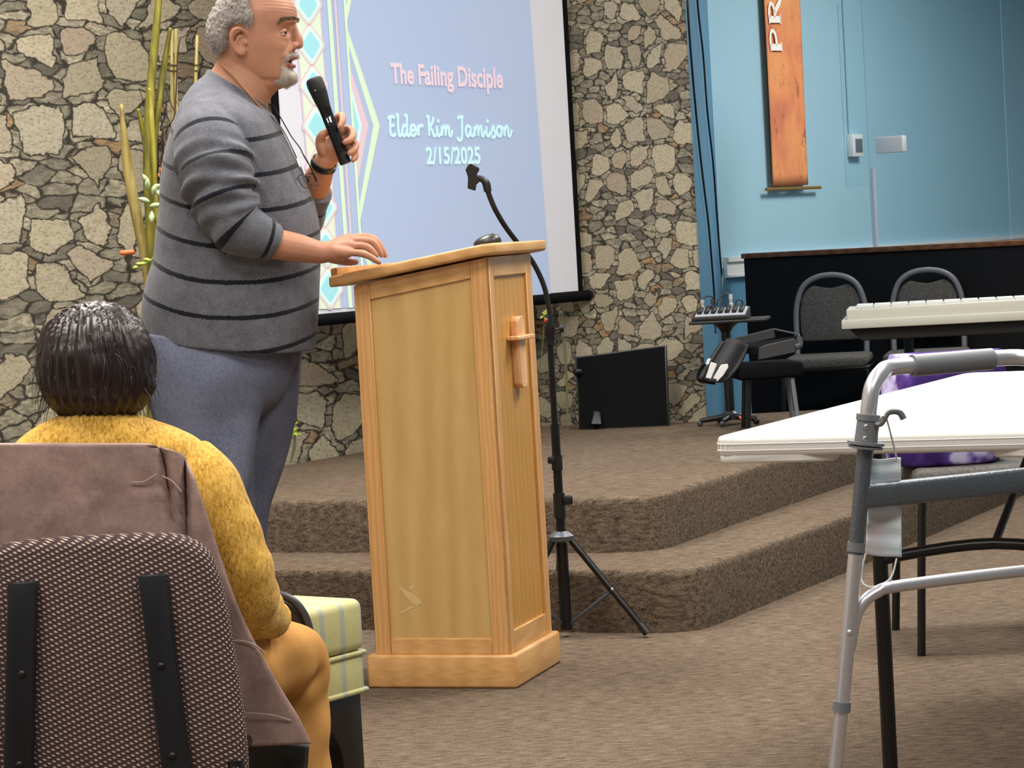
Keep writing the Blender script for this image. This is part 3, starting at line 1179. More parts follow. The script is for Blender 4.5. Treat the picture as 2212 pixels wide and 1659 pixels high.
Pst = [(0.036, [(0.20, 0.0), (0.20, 1.0)]), (0.010, [(0.02, 0.02), (0.42, 0.02)]), (0.010, [(0.02, 0.98), (0.42, 0.98)]),
       (0.020, [(0.26, 0.97), (0.62, 0.97), (0.90, 0.86), (0.93, 0.70), (0.80, 0.54), (0.55, 0.47), (0.26, 0.47)])]
Rst = [(0.036, [(0.20, 0.0), (0.20, 1.0)]), (0.010, [(0.02, 0.02), (0.42, 0.02)]), (0.010, [(0.02, 0.98), (0.42, 0.98)]),
       (0.020, [(0.26, 0.97), (0.56, 0.97), (0.82, 0.86), (0.84, 0.72), (0.74, 0.58), (0.5, 0.51), (0.26, 0.51)]),
       (0.030, [(0.48, 0.50), (0.70, 0.26), (0.92, 0.02), (1.06, 0.0)])]
cap_letter(112, 64, Pst, 1686, 1683, 25)
cap_letter(53, 0, Rst, 1683, 1680, 25)
mb.build('lettering', plain('white_letters', srgb(250, 246, 238), 0.7, var=0.01), ba, 0)

# ------------------------------------------------------------------ thermostat
th_ = BW(1852, 315)
ts = thing('thermostat', 'small white wall thermostat on the light blue wall right of the banner', 'thermostat', th_)


def wallbox(px0, py0, px1, py1, depth, z=0.0, bev=0.004):
    a, c = BW(px0, py0), BW(px1, py1)
    mid = (a + c) / 2
    rot = Matrix((U2, SN, V((0, 0, 1)))).transposed()
    w = abs((c - a).dot(U2))
    return MB().box(mid + SN * (z + depth / 2 - 0.035), (w, depth, abs(a.z - c.z)), rot, bev, 2)


wallbox(1840, 290, 1865, 338, 0.040).build('housing', M['white'], ts)
wallbox(1846, 300, 1862, 329, 0.003, 0.040, 0.001).build('display', plain('grey_display', srgb(96, 108, 116), 0.3), ts)
MB().tube([BW(1828, -40) - SN * 0.03, BW(1836, 120) - SN * 0.03, BW(1844, 289) - SN * 0.03], 0.004, 8).build('wire', plain('blue_painted_wire', srgb(120, 165, 190), 0.6), ts)

# ------------------------------------------------------------------ black half-height partition with a wooden cap
PA = P(1606, 560, 12.95)
PA = V((PA.x, PA.y, 0))
PDR = V((0.8, -0.6, 0))
pz = 0.945
pt = thing('partition_panel', 'black half-height partition with a brown wooden cap behind the grey chairs', 'partition', PA + PDR * 0.6)
pn = V((-0.6, -0.8, 0))
mb = MB()
mb.prism([PA, PA + PDR * 2.4, PA + PDR * 2.4 + V((0, 0, pz)), PA + V((0, 0, pz))], -pn * 0.06, 0.004, 1)
mb.build('panel', plain('black_board', srgb(26, 26, 29), .7, var=.1, spec=.2), pt, 40)
mb = MB()
a = PA + pn * 0.02 - PDR * 0.004 + V((0, 0, pz))
mb.prism([a, a + PDR * 2.41, a + PDR * 2.41 + V((0, 0, 0.026)), a + V((0, 0, 0.026))], -pn * 0.12, 0.004, 2)
mb.build('cap', M['brownwood'], pt, 40)
# clear acrylic shield standing on the cap
capz = pz + 0.026
sp = PA + PDR * 0.72 - pn * 0.02 + V((0, 0, capz))
ac = thing('acrylic_shield', 'clear acrylic shield panels with white hinge standing on the partition cap', 'shield', sp)
c0 = OP(1884, 500, PA - pn * 0.02, pn); c0 = V((c0.x, c0.y, 0))
z1 = OP(1888, 210, PA, pn).z
zh = OP(1888, 399, PA, pn).z
mb = MB()
mb.prism([c0 + V((0, 0, capz)), c0 + PDR * 0.75 + V((0, 0, capz)), c0 + PDR * 0.75 + V((0, 0, z1 + .5)), c0 + V((0, 0, z1 + .5))], -pn * 0.006)
mb.build('panel', M['acrylic'], ac, 0)
d2 = (PDR * -0.45 - pn * 0.35).normalized()
mb = MB()
mb.prism([c0 + V((0, 0, zh)), c0 + d2 * 0.3 + V((0, 0, zh)), c0 + d2 * 0.3 + V((0, 0, z1 + .5)), c0 + V((0, 0, z1 + .5))], -pn * 0.006)
mb.build('panel', M['acrylic'], ac, 0)
zp = OP(1892, 364, PA, pn).z
MB().tube([c0 + PDR * 0.02 + V((0, 0, capz)), c0 + PDR * 0.02 + V((0, 0, zp))], 0.012, 12).build('edge_post', plain('pale_plastic_tube', srgb(226, 229, 250), 0.3), ac)
h0, h1 = OP(1889, 297, PA + pn * .06, pn), OP(1950, 328, PA + pn * .06, pn)
MB().prism([h0, V((h1.x, h1.y, h0.z)), V((h1.x, h1.y, h1.z)), V((h0.x, h0.y, h1.z))], -pn * 0.05, 0.006, 2).build('hinge', plain('bright_white_plastic', (0.95, 0.95, 0.97, 1), 0.3, var=.01), ac)


# ------------------------------------------------------------------ grey stacking chairs
def banquet_chair(label, loc, rz, group):
    t = thing('banquet_chair', label, 'chair', loc, rz, group)

    def bl(mb, nm, m, sm=50, par=None):
        return mb.build(nm, m, par or t, sm, world=False)
    # seat faces -y (towards the camera)
    mb = MB().box((0, -0.02, 0.445), (0.40, 0.40, 0.055), bev=0.022, seg=3)
    bl(mb, 'seat', M['greycloth'])
    # padded back: arched outline with a scooped top edge
    pts = []
    for k in range(25):
        a = math.pi * k / 24
        pts.append((0.185 * math.cos(a), 0.20 * math.sin(a)))
    arch = [(0.185, 0.56), (0.185, 0.68)]
    for k in range(1, 10):
        a = math.pi / 2 * k / 9
        arch.append((0.185 * math.cos(a) ** 0.9 if k < 9 else 0.0, 0.68 + 0.135 * math.sin(a)))
    right = [(0.138, 0.53), (0.150, 0.58), (0.151, 0.68), (0.142, 0.735), (0.122, 0.775), (0.094, 0.798), (0.075, 0.803), (0.045, 0.793), (0.0, 0.786)]
    out = right + [(-x, z) for x, z in right[::-1][1:]]
    mb = MB()
    mb.prism([(x, 0.185 + (z - 0.5) * 0.12, z) for x, z in out], (0, 0.04, 0), 0.012, 3)
    bl(mb, 'backrest', M['greycloth'])
    path = [(0.168, 0.17, 0.43), (0.170, 0.195, 0.55), (0.170, 0.213, 0.66), (0.159, 0.222, 0.735), (0.13, 0.230, 0.80), (0.075, 0.236, 0.838), (0, 0.238, 0.850)]
    path = path + [(-x, y, z) for x, y, z in path[::-1][1:]]
    bl(MB().tube(path, 0.0145, 10, 4), 'back_frame', M['greyframe'])
    fr = [(-0.205, 0.18, 0.415), (0.205, 0.18, 0.415), (0.205, -0.2, 0.415), (-0.205, -0.2, 0.415)]
    bl(MB().tube(fr, 0.011, 8, closed=True), 'seat_frame', M['blackmet'])
    for sx in (-1, 1):
        bl(MB().tube([(0.15 * sx, -0.17, 0.42), (0.195 * sx, -0.205, 0.40), (0.20 * sx, -0.215, 0.36), (0.21 * sx, -0.235, 0.0)], 0.011, 10, 4), 'leg', M['blackmet'])
        bl(MB().tube([(0.205 * sx, 0.17, 0.43), (0.21 * sx, 0.24, 0.0)], 0.011, 10), 'leg', M['blackmet'])
    return t


CY = 12.05
cpos = P(1790, 760, CY)
CR = -0.22
banquet_chair('grey arch-backed stacking chair, its whole round back seen before the black partition', (cpos.x, CY, 0), CR, 'grey stacking chairs')
banquet_chair('grey arch-backed stacking chair partly hidden behind the cream keyboard', (cpos.x + .47 * math.cos(CR), CY + .47 * math.sin(CR), 0), CR, 'grey stacking chairs')

# ------------------------------------------------------------------ cream keyboard on a stand
KY = 10.75
k0 = P(1818, 712, KY)
kt = thing('electronic_keyboard', 'cream electronic keyboard seen end-on in front of the grey chairs', 'keyboard', (k0.x + 0.3, KY + 0.2, k0.z))
kd = V((0.985, -0.17, 0)); ke = V((0.17, 0.985, 0))
zl, zm, zu = k0.z, P(1818, 692, KY).z, P(1830, 667, KY).z
mb = MB()
kp = V((k0.x, KY, 0))
mb.prism([kp + V((0, 0, zl)), kp + kd * 1.2 + V((0, 0, zl)), kp + kd * 1.2 + V((0, 0, zm)), kp + V((0, 0, zm))], ke * 0.42, 0.006, 2)
mb.build('lower_case', M['cream'], kt)
k2 = kp + kd * 0.022 + ke * 0.03
mb = MB()
mb.prism([k2 + V((0, 0, zm - .002)), k2 + kd * 1.16 + V((0, 0, zm - .002)), k2 + kd * 1.16 + V((0, 0, zu + .002)), k2 + V((0, 0, zu - .004))], ke * 0.36, 0.006, 2)
mb.build('upper_case', M['cream'], kt)
mb = MB()
k3 = kp + kd * 0.04 + ke * 0.04
for j in range(14):
    mb.box(k3 + kd * (0.06 + 0.075 * j) + ke * 0.12 + V((0, 0, zu + 0.004)), (0.07, 0.16, 0.014), Matrix.Rotation(math.atan2(kd.y, kd.x), 3, 'Z'), 0.002, 1)
mb.build('keys', M['white'], kt)
ks = thing('keyboard_stand', 'black stand under the cream electronic keyboard', 'stand', (kp.x + .5, KY + .2, 0))
mb = MB()
k4 = kp + kd * 0.03 + ke * 0.05
mb.prism([k4 + V((0, 0, zl)), k4 + kd * 1.14 + V((0, 0, zl)), k4 + kd * 1.1 + V((0, 0, zl - .055)), k4 + kd * 0.05 + V((0, 0, zl - .055))], ke * 0.32, 0.004, 1)
mb.build('tray', M['black'], ks)
for dd in (0.25, 0.95):
    MB().tube([k4 + kd * dd + ke * 0.16 + V((0, 0, zl - .05)), k4 + kd * dd + ke * 0.16 + V((0, 0, 0.03))], 0.022, 12).build('leg', M['blackmet'], ks)
    MB().box(k4 + kd * dd + ke * 0.16 + V((0, 0, 0.015)), (0.05, 0.44, 0.03), Matrix.Rotation(math.atan2(kd.y, kd.x), 3, 'Z'), 0.006).build('foot', M['blackmet'], ks)

# ------------------------------------------------------------------ mixer on a pedestal stand at the edge of the stage
MY = 9.78
tz = P(1575, 690, MY).z
base = P(1578, 905, MY)
mst = thing('pedestal_stand', 'black pedestal stand with a flat tray holding the small mixer', 'stand', (base.x, MY, FZ))
c = V((base.x, MY, 0))
mb = MB()
mb.box((P(1577, 690, MY).x, MY, tz - 0.004), (0.30, 0.26, 0.012), Matrix.Rotation(math.radians(-10), 3, 'Z'), 0.004, 2)
mb.build('tray', M['black'], mst)
MB().lathe([(0.012, tz - 0.10), (0.014, tz - 0.055), (0.03, tz - 0.03), (0.055, tz - 0.011)], c, 16).build('tray_bracket', M['black'], mst)
MB().lathe([(0.018, FZ + 0.03), (0.018, tz - 0.03)], c, 16).build('post', M['black'], mst)
MB().lathe([(0.032, FZ + 0.02), (0.032, FZ + 0.045), (0.02, FZ + 0.055)], c, 16).build('hub', plain('dark_hub', srgb(58, 60, 64), 0.4), mst)
for k in range(5):
    a = 2 * math.pi * k / 5 + 0.6
    e = c + V((math.cos(a) * 0.12, math.sin(a) * 0.10, FZ + 0.022))
    lg = MB().tube([c + V((0, 0, FZ + 0.035)), e], [0.014, 0.009], 10).build('leg', M['black'], mst)
    MB().ball(e - V((0, 0, 0.010)), (0.012, 0.009, 0.0125)).build('caster', plain('glint_caster_%d' % k, srgb(70, 70, 74), 0.25) if k in (2, 3) else M['black'], lg)  # two casters coloured greyer to stand for glints
mx = thing('audio_mixer', 'small audio mixer with white jack plugs standing up from it, on the pedestal tray', 'mixer', V((P(1555, 685, MY).x, MY, tz)))
R10 = Matrix.Rotation(math.radians(-10), 3, 'Z')
mp0 = V((P(1557, 685, MY).x, MY, tz + 0.003))


def mxp(a, b, z):
    return mp0 + R10 @ V((a, b, z))


mb = MB()
mb.prism([mxp(-.105, -.10, .0), mxp(-.105, .10, .0), mxp(-.105, .10, .042), mxp(-.105, -.10, .016)], R10 @ V((0.215, 0, 0)), 0.003, 2)
mb.build('case', plain('mixer_black', srgb(34, 34, 37), 0.4), mx)
mb = MB()
mb.prism([mxp(-.092, -.098, .0168), mxp(-.092, .085, .0405), mxp(-.092, .085, .0425), mxp(-.092, -.098, .0188)], R10 @ V((0.195, 0, 0)))
mb.build('face_plate', plain('mixer_grey', srgb(182, 188, 200), 0.35), mx)
for k in range(7):
    a = -0.078 + k * 0.027
    mb = MB().box(mxp(a, 0.0, 0.0385), (0.017, 0.12, 0.015), R10 @ Matrix.Rotation(math.radians(8), 3, 'X'), 0.003, 1)
    mb.build('fader', M['black'], mx)
for k, (px, hh, col) in enumerate(((1518, 28, (196, 196, 190)), (1540, 30, (70, 72, 80)), (1580, 40, (200, 200, 196)), (1592, 12, (210, 212, 216)))):
    b_ = P(px, 672, MY + 0.06)
    hz = hh / 545
    pl_ = MB().lathe([(0.007, 0), (0.007, hz * .3), (0.009, hz * .33), (0.009, hz * .5), (0.006, hz * .53), (0.006, hz * .7), (0.008, hz * .73), (0.008, hz), (0.004, hz * 1.02)], b_ - V((0, 0, 0.008)), 12)
    pl_.build('jack_plug', plain('plug_%d' % k, srgb(*col), 0.3, metal=0.3), mx)
for pts in ([(1519, 645), (1526, 640), (1536, 640), (1541, 645)], [(1548, 690), (1549, 655), (1562, 636), (1575, 636), (1581, 644)], [(1588, 668), (1591, 650), (1600, 648), (1605, 660), (1604, 690)]):
    c_ = MB().tube([P(x, y, MY + 0.06) for x, y in pts], 0.003, 8, 5).build('patch_cord', M['black'], mx)

# ------------------------------------------------------------------ black bench with an open padded case
SY = 9.45
bz = P(1650, 800, SY).z
be = thing('padded_bench', 'low black padded bench under the open black case at the stage edge', 'bench', (P(1655, 800, SY).x, SY, FZ))
bp = lambda x, y, d=0.0: P(x, y, SY + d)
mb = MB()
bxx = P(1655, 800, SY).x
mb.box((bxx, SY + 0.05, P(1655, 800, SY).z), (0.25, 0.26, 0.058), Matrix.Rotation(math.radians(5), 3, 'Z'), 0.014, 3)
mb.build('seat', M['blackmat'], be)
for sx, nm in ((-0.07, 0), (0.09, 1)):
    for sy in (-0.05, 0.14):
        MB().tube([V((bxx + sx, SY + sy, bz - 0.02)), V((bxx + sx * 1.2, SY + sy, FZ))], 0.009, 10).build('leg', M['greyframe'] if sx > 0 else M['blackmet'], be)
cs = thing('padded_case', 'open black padded case with white pads on its hanging flap, on the bench', 'case', (bxx, SY, bz + .03))
mb = MB()


def pxq(mb, pts, d0, depth, bev=0.003, mi=0):
    mb.prism([P(x, y, SY + d0) for x, y in pts], (0, depth, 0), bev, 1, mi)


pxq(mb, [(1638, 778), (1718, 762), (1724, 738), (1716, 731), (1655, 745), (1640, 752)], -0.08, 0.025)
mb.build('front_side', plain('case_side', srgb(48, 49, 52), 0.7), cs)
mb = MB()
mb.prism([P(1640, 752, SY - .07), P(1716, 731, SY - .07), P(1722, 724, SY - .07), P(1722, 726, SY + .0), P(1590, 744, SY + 0)][::-1], (0, 0, -0.03), 0.002, 1)
mb.build('tray', M['blackmat'], cs)
mb = MB()
pxq(mb, [(1588, 730), (1672, 709), (1676, 730), (1590, 750)], 0.10, 0.02)
mb.build('rear_side', plain('case_rear', srgb(44, 44, 47), 0.75), cs)
mb = MB()
mb.tube([P(1672, 711, SY + .10), P(1722, 722, SY + .02), P(1726, 727, SY - .06)], 0.004, 8, 5)
mb.tube([P(1726, 728, SY - .07), P(1728, 745, SY - .075), P(1718, 750, SY - .08)], 0.012, 8, 5)
mb.build('rim', plain('case_rim', srgb(64, 66, 68), 0.6), cs)
mb = MB()
rows = []
fl0 = [(1556, 737), (1590, 736), (1618, 748)]
fl1 = [(1532, 775), (1560, 784), (1600, 790)]
fl2 = [(1507, 818), (1535, 826), (1572, 824)]
cc_ = [catmull([(*a, 0) for a in r], 6) for r in (fl0, fl1, fl2)]
ks_ = catmull(np.array([np.concatenate([q[:, :2].ravel()]) for q in cc_]), 6)
for i, r in enumerate(ks_):
    t = i / (len(ks_) - 1)
    rr = r.reshape(-1, 2)
    rows.append([P(x, y, SY - 0.06 - 0.06 * t + 0.015 * math.sin(3 * j / len(rr) * math.pi)) for j, (x, y) in enumerate(rr)])
mb.grid(rows)
fo = mb.build('flap', plain('case_flap', srgb(40, 40, 43), 0.7, var=.3, scale=30), cs, 60)
sm = fo.modifiers.new('thickness', 'SOLIDIFY')
sm.thickness = 0.014
for k, pts in enumerate(([(1536, 782), (1549, 786), (1536, 819), (1524, 816)], [(1558, 788), (1572, 786), (1574, 793), (1562, 812), (1548, 826), (1537, 822)], [(1528, 776), (1536, 774), (1531, 788), (1524, 788)])):
    mb = MB()
    pxq(mb, pts, -0.142, 0.008, 0.002)
    mb.build('white_pad', M['white'], cs)
mb = MB().tube([P(1524, 786, SY - .09), P(1512, 800, SY - .09), P(1508, 818, SY - .1), P(1520, 824, SY - .12), P(1545, 828, SY - .12)], 0.006, 8, 5)
mb.build('strap', M['blackmat'], cs)
oc = MB().tube([P(1597, 896, 9.7), P(1606, 902, 9.69), P(1617, 909, 9.68)], 0.0055, 8, 5).build('cable', M['orange'], None)
tag(oc, 'short bit of bright orange cable lying at the stage edge', 'cable')
oc.data.transform(Matrix.Translation((0, 0, FZ + 0.006 - min(v.co.z for v in oc.data.vertices) - 0.0)))

# ------------------------------------------------------------------ white folding table
TC = V((0.357, 4.583, 0))
ta = V((0.93, -0.37, 0)).normalized()
tb = V((0.457, 0.889, 0)).normalized()
TW, TL = 0.74, 1.60
TO = V(TC) + ta * TW / 2 + tb * TL / 2
tbl = thing('folding_table', 'white plastic folding table with black legs behind the walker', 'table', (TO.x, TO.y, 0))
Tp = lambda a, b, z: V(TC) + ta * a + tb * b + V((0, 0, z))
o4 = rounded([(*Tp(0, 0, 0)[:2], 1), (*Tp(TW, 0, 0)[:2], 1), (*Tp(TW, TL, 0)[:2], 1), (*Tp(0, TL, 0)[:2], 1)], 0.05, 6)
mb = MB()
mb.prism([p + V((0, 0, 0.702)) for p in o4], (0, 0, 0.038), 0.010, 3)
mb.build('tabletop', M['tabletop'], tbl, 40)
for ca, cb_ in ((0, 0), (1, 0), (1, 1), (0, 1)):
    q = [Tp(abs(ca * TW - x), abs(cb_ * TL - y), 0.690) for x, y in ((0.003, 0.04), (0.014, 0.014), (0.04, 0.003), (0.17, 0.003), (0.225, 0.02), (0.225, 0.05), (0.05, 0.05), (0.05, 0.22), (0.02, 0.225), (0.003, 0.17))]
    MB().prism(q, (0, 0, 0.02), 0.004, 1).build('corner_lip', M['tabletop'], tbl, 40)
for z_ in (0.714, 0.726):
    MB().tube([p + V((0, 0, z_)) for p in o4], 0.0014, 6, closed=True).build('edge_bead', M['tabletop'], tbl)
lx = P(1883, 1200, 4.72)
da = (V((lx.x, lx.y, 0)) - V(TC)).dot(ta)
for b_, leg_z in ((0.22, 1), (TL - 0.22, 1)):
    for a_ in (da - 0.0, TW - 0.07):
        lg = MB().tube([Tp(a_, b_, 0.70), Tp(a_, b_, 0.0)], 0.0145, 14).build('leg', M['blackmet'], tbl)
        MB().tube([Tp(a_, b_, 0.03), Tp(a_, b_, 0.0)], 0.018, 14).build('foot_cap', M['black'], lg)
    MB().tube([Tp(da, b_, 0.47), Tp(da + .03, b_, 0.487), Tp((da + TW - .07) / 2, b_, 0.51), Tp(TW - 0.10, b_, 0.487), Tp(TW - .07, b_, 0.47)], 0.011, 10, 5).build('brace', M['blackmet'], tbl)
    MB().tube([Tp((da + TW - .07) / 2, b_, 0.51), Tp((da + TW - .07) / 2, b_ + (0.35 if b_ < 0.8 else -0.35), 0.70)], 0.008, 10).build('brace', M['blackmet'], tbl)

# ------------------------------------------------------------------ walker
WY = 4.0
gd = V((0.93, 0.36, 0)).normalized()


def WP(x, y, d=0.0):
    return P(x, y, WY + d)


tpt = WP(1876, 895)
bot = WP(1806, 1659)
ldir = (bot - tpt).normalized()
foot = tpt + ldir * (tpt.z / -ldir.z)
wk = thing('walker', 'aluminium walking frame with grey sleeves in front of the white table', 'walker', (foot.x + .2, foot.y, 0))
at = lambda y: tpt + ldir * ((y - 895) / (1659 - 895) * (bot - tpt).length)
mir = lambda p: V((0, 0, 0))
GL = 0.30                                         # grip length to the second leg of this side frame
loop = [at(905), at(872), WP(1885, 835, 0.005), WP(1903, 806, 0.02), WP(1930, 793, 0.05)]
gz = loop[-1].z
m_ = loop[-1] + gd * (GL / 2)
loop2 = [loop[-1] + gd * 0.06, loop[-1] + gd * 0.16]


def refl(p):
    """same point on the other leg of the loop"""
    a = (p - loop[-1]).dot(gd)
    return p + gd * (0.22 - 2 * a)


fr_ = loop + [loop[-1] + gd * 0.11] + [refl(p) for p in loop[::-1]]
MB().tube(fr_, 0.0135, 16, 6).build('handle_tube', M['silver'], wk, 50)
MB().tube([loop[-1] + gd * 0.035, loop[-1] + gd * 0.185], 0.018, 16).build('hand_grip', M['grey_pl'], wk)
for R_f in (lambda p: p, refl):
    f_ = lambda y: R_f(at(y))
    MB().tube([f_(893), f_(1195)], 0.0128, 16).build('grey_sleeve', M['grey_tx'], wk)
    col = MB().tube([f_(895), f_(908)], 0.0195, 18).tube([f_(906), f_(955)], [0.0175, 0.019], 18).build('clamp_collar', M['grey_pl'], wk)
    MB().tube([f_(954), f_(960)], 0.030, 18).build('flange', M['grey_pl'], col)
    MB().tube([f_(963), f_(968)], 0.028, 18).build('flange', M['grey_pl'], col)
    for yy in (920, 945):
        MB().ball(f_(yy) + V((-0.004, -0.0175, 0)), (0.005, 0.003, 0.005)).build('screw', M['chrome'], col)
    MB().tube([f_(1170), f_(1190)], 0.0148, 18).build('ring_collar', M['grey_pl'], wk)
    MB().tube([f_(1186), f_(1520)], 0.0122, 16).build('leg', M['silver'], wk)
    MB().tube([f_(1514), f_(1536)], 0.0148, 18).build('ring_collar', M['grey_pl'], wk)
    lw = MB().tube([f_(1530), R_f(foot) + V((0, 0, 0.03))], 0.0112, 16).build('leg_extension', M['silver'], wk)
    MB().tube([R_f(foot) + V((0, 0, 0.05)), R_f(foot)], [0.015, 0.02], 16).build('rubber_tip', M['grey_pl'], lw)
    MB().ball(f_(1362) + V((0, -0.0125, 0)), (0.0045, 0.003, 0.0045)).build('snap_button', M['silver'], wk)
# box-shaped crossbar between the two legs
ca = at(1072)
cbm = MB()
w_ = (refl(ca) - ca).length
rotz = Matrix.Rotation(math.atan2(gd.y, gd.x), 3, 'Z')
cbm.box((ca + refl(ca)) / 2, (w_, 0.026, 0.040), rotz, 0.008, 3)
cbm.build('crossbar', M['grey_tx'], wk)
lo = [at(1405) + gd * 0.012, at(1340) + gd * 0.013, at(1305) + gd * 0.022, at(1285) + gd * 0.045, at(1276) + gd * 0.09]
lo = lo + [refl(p) for p in lo[::-1]]
MB().tube(lo, [0.004, 0.007, 0.0095, 0.010, 0.010, 0.010, 0.010, 0.0095, 0.007, 0.004], 14, 5).build('brace', M['silver'], wk)
hk = MB().tube([WP(1893, 915, -.012), WP(1903, 916, -.018), WP(1911, 905, -.02), WP(1918, 893, -.02), WP(1930, 889, -.02), WP(1944, 892, -.02), WP(1952, 905, -.02)], 0.007, 8, 5, flat=0.6).build('hook', M['grey_pl'], wk)

# ------------------------------------------------------------------ face mask hanging from the hook
MY_ = 0.035
fm = thing('face_mask', 'pale blue disposable face mask hanging by its loop on the walker', 'mask', WP(1906, 1100, MY_))
rows = []
for k in range(26):
    t = k / 25
    xl, xr, y = 1880 + (1869 - 1880) * t, 1946 + (1948 - 1946) * t, 990 + 206 * t
    row = []
    for j in range(14):
        s_ = j / 13
        row.append(WP(xl + (xr - xl) * s_, y + 10 * s_ * t + 2 * math.sin(s_ * 5), MY_ + 0.006 * math.sin(s_ * 3.1) + 0.0022 * math.sin(t * 34)))
    rows.append(row)


def mask_mat():
    q = N('mask_cloth')
    nz = q.noise(q.coord('Object'), 12, 3)
    q.set(q.ramp(nz, [(0.35, srgb(190, 212, 228)), (0.55, srgb(214, 224, 232)), (0.72, srgb(226, 214, 222))]), 0.85, spec=0.1)
    return q.m


fo = MB().grid(rows).build('pleated_cloth', mask_mat(), fm, 60)
fo.modifiers.new('thickness', 'SOLIDIFY').thickness = 0.0015
MB().tube([WP(1883, 990, MY_), WP(1896, 930, .01), WP(1904, 902, -.022), WP(1914, 903, -.022), WP(1926, 945, .01), WP(1937, 991, MY_)], 0.0016, 6, 6).build('ear_loop', M['white'], fm)
MB().tube([WP(1870, 1196, MY_), WP(1861, 1235, MY_), WP(1863, 1258, .03), WP(1880, 1268, .02), WP(1905, 1262, .02), WP(1926, 1245, .03), WP(1937, 1206, MY_)], 0.0016, 6, 6).build('ear_loop', M['white'], fm)

# ------------------------------------------------------------------ purple bag on a chair beyond the table
c3 = P(2125, 760, 6.55)
banquet_chair('grey stacking chair beyond the white table with a purple tote bag on its seat', (c3.x, 6.55, 0), math.radians(-90), 'grey stacking chairs')


def purple_mat():
    q = N('purple_lavender_cloth')
    nz = q.noise(q.coord('Object'), 7, 3)
    q.set(q.ramp(nz, [(0.46, srgb(58, 38, 100)), (0.56, srgb(92, 66, 146)), (0.62, srgb(190, 184, 220))]), 0.85, spec=0.1)
    return q.m


bx = c3.x - 0.125
tb_ = thing('tote_bag', 'purple and lavender cloth tote bag standing on the grey chair beyond the white table', 'bag', (bx, 6.53, .4735))
zt3 = P(1930, 770, 6.45).z
rr_ = []
for k, (zz_, w_, d_) in enumerate(((0.4735, .125, .09), (.485, .145, .105), (.56, .155, .115), (.64, .158, .11), (.72, .152, .095), (zt3 - .03, .148, .07), (zt3, .140, .045))):
    rr_.append([bx + .004 * k, 6.53, zz_, w_, 0, 0, 0, d_, 0])
MB().loft(rr_, 60, 6, 2.8, fn=lambda q, u, a: np.array(q) + np.array((math.cos(a), math.sin(a), 0)) * .010 * math.sin(a * 7 + q[2] * 16) * min(1, u / 2)).build('cloth_body', purple_mat(), tb_, 60)
MB().tube([V((bx + .0, 6.50, zt3 - .03)), V((bx + .02, 6.46, zt3 - .05)), V((bx + .05, 6.42, zt3 - .16)), V((bx + .08, 6.42, zt3 - .16)), V((bx + .10, 6.46, zt3 - .05)), V((bx + .11, 6.50, zt3 - .03))], .007, 8, 6).build('handle', M['purple'], tb_)

# ------------------------------------------------------------------ pale green upholstered bench
GC = P(786, 1295, 4.80)
gz0, gz1, gzw = 0.268, GC.z, 0.345
GCp = V((GC.x, GC.y, 0))


def green_mat():
    q = N('pale_green_striped_cloth')
    co = q.coord('Object')
    sp_ = q.n('ShaderNodeSeparateXYZ')
    q.l(co, sp_.inputs[0])
    s_ = q.math('ADD', q.math('MULTIPLY', sp_.outputs[0], 0.6), q.math('MULTIPLY', sp_.outputs[1], 0.8))
    fr = q.math('FRACT', q.math('ADD', q.math('MULTIPLY', s_, 17), 0.25))
    on = q.math('LESS_THAN', q.math('ABSOLUTE', q.math('SUBTRACT', fr, 0.5)), 0.12)
    nz = q.noise(co, 60, 3)
    c = q.mix(nz, srgb(186, 182, 126), srgb(206, 201, 148))
    q.set(q.mix(on, c, srgb(172, 176, 158)), 0.7, spec=0.2)
    return q.m


M['green'] = green_mat()
gb = thing('upholstered_bench', 'pale green striped upholstered seat with dark wooden legs beside the lectern', 'bench', GCp - U2 * 0.2 - V2 * 0.2)
GLn, GWd = 0.36, 0.50
gp = lambda u, v, z: GCp - U2 * u - V2 * v + V((0, 0, z))
MB().prism([gp(0, 0, gzw + .004), gp(GLn, 0, gzw + .004), gp(GLn, GWd, gzw + .004), gp(0, GWd, gzw + .004)], (0, 0, gz1 - gzw), 0.018, 4).build('cushion', M['green'], gb, 50)
MB().prism([gp(0.004, 0.004, gz0), gp(GLn - .004, 0.004, gz0), gp(GLn - .004, GWd - .004, gz0), gp(0.004, GWd - .004, gz0)], (0, 0, gzw - gz0 - .002), 0.010, 3).build('seat_box', M['green'], gb, 50)
for z_ in (gzw, gz0 + .004):
    MB().tube([gp(0.004, 0.004, z_), gp(GLn - .004, 0.004, z_), gp(GLn - .004, GWd - .004, z_), gp(0.004, GWd - .004, z_)], 0.0055, 8, closed=True).build('welt', M['green'], gb, 60)
dk = plain('dark_wood_legs', srgb(34, 27, 24), 0.35, var=.2)
for (u_, v_, du, dv) in ((0.012, 0.012, 1, 1), (GLn - .012, 0.012, -1, 1), (GLn - .012, GWd - .012, -1, -1), (0.012, GWd - .012, 1, -1)):
    # leg with a curved bracket running along the side
    o = []
    for (a_, z_) in ((0, 0), (0, gz0), (0.145, gz0), (0.145, gz0 - .05), (0.12, gz0 - .052), (0.09, gz0 - .066), (0.07, gz0 - .095), (0.06, gz0 - .14), (0.052, 0)):
        o.append(gp(u_ + du * a_, v_, z_))
    MB().prism(o, -V2 * dv * 0.045, 0.004, 2).build('leg', dk, gb, 40)
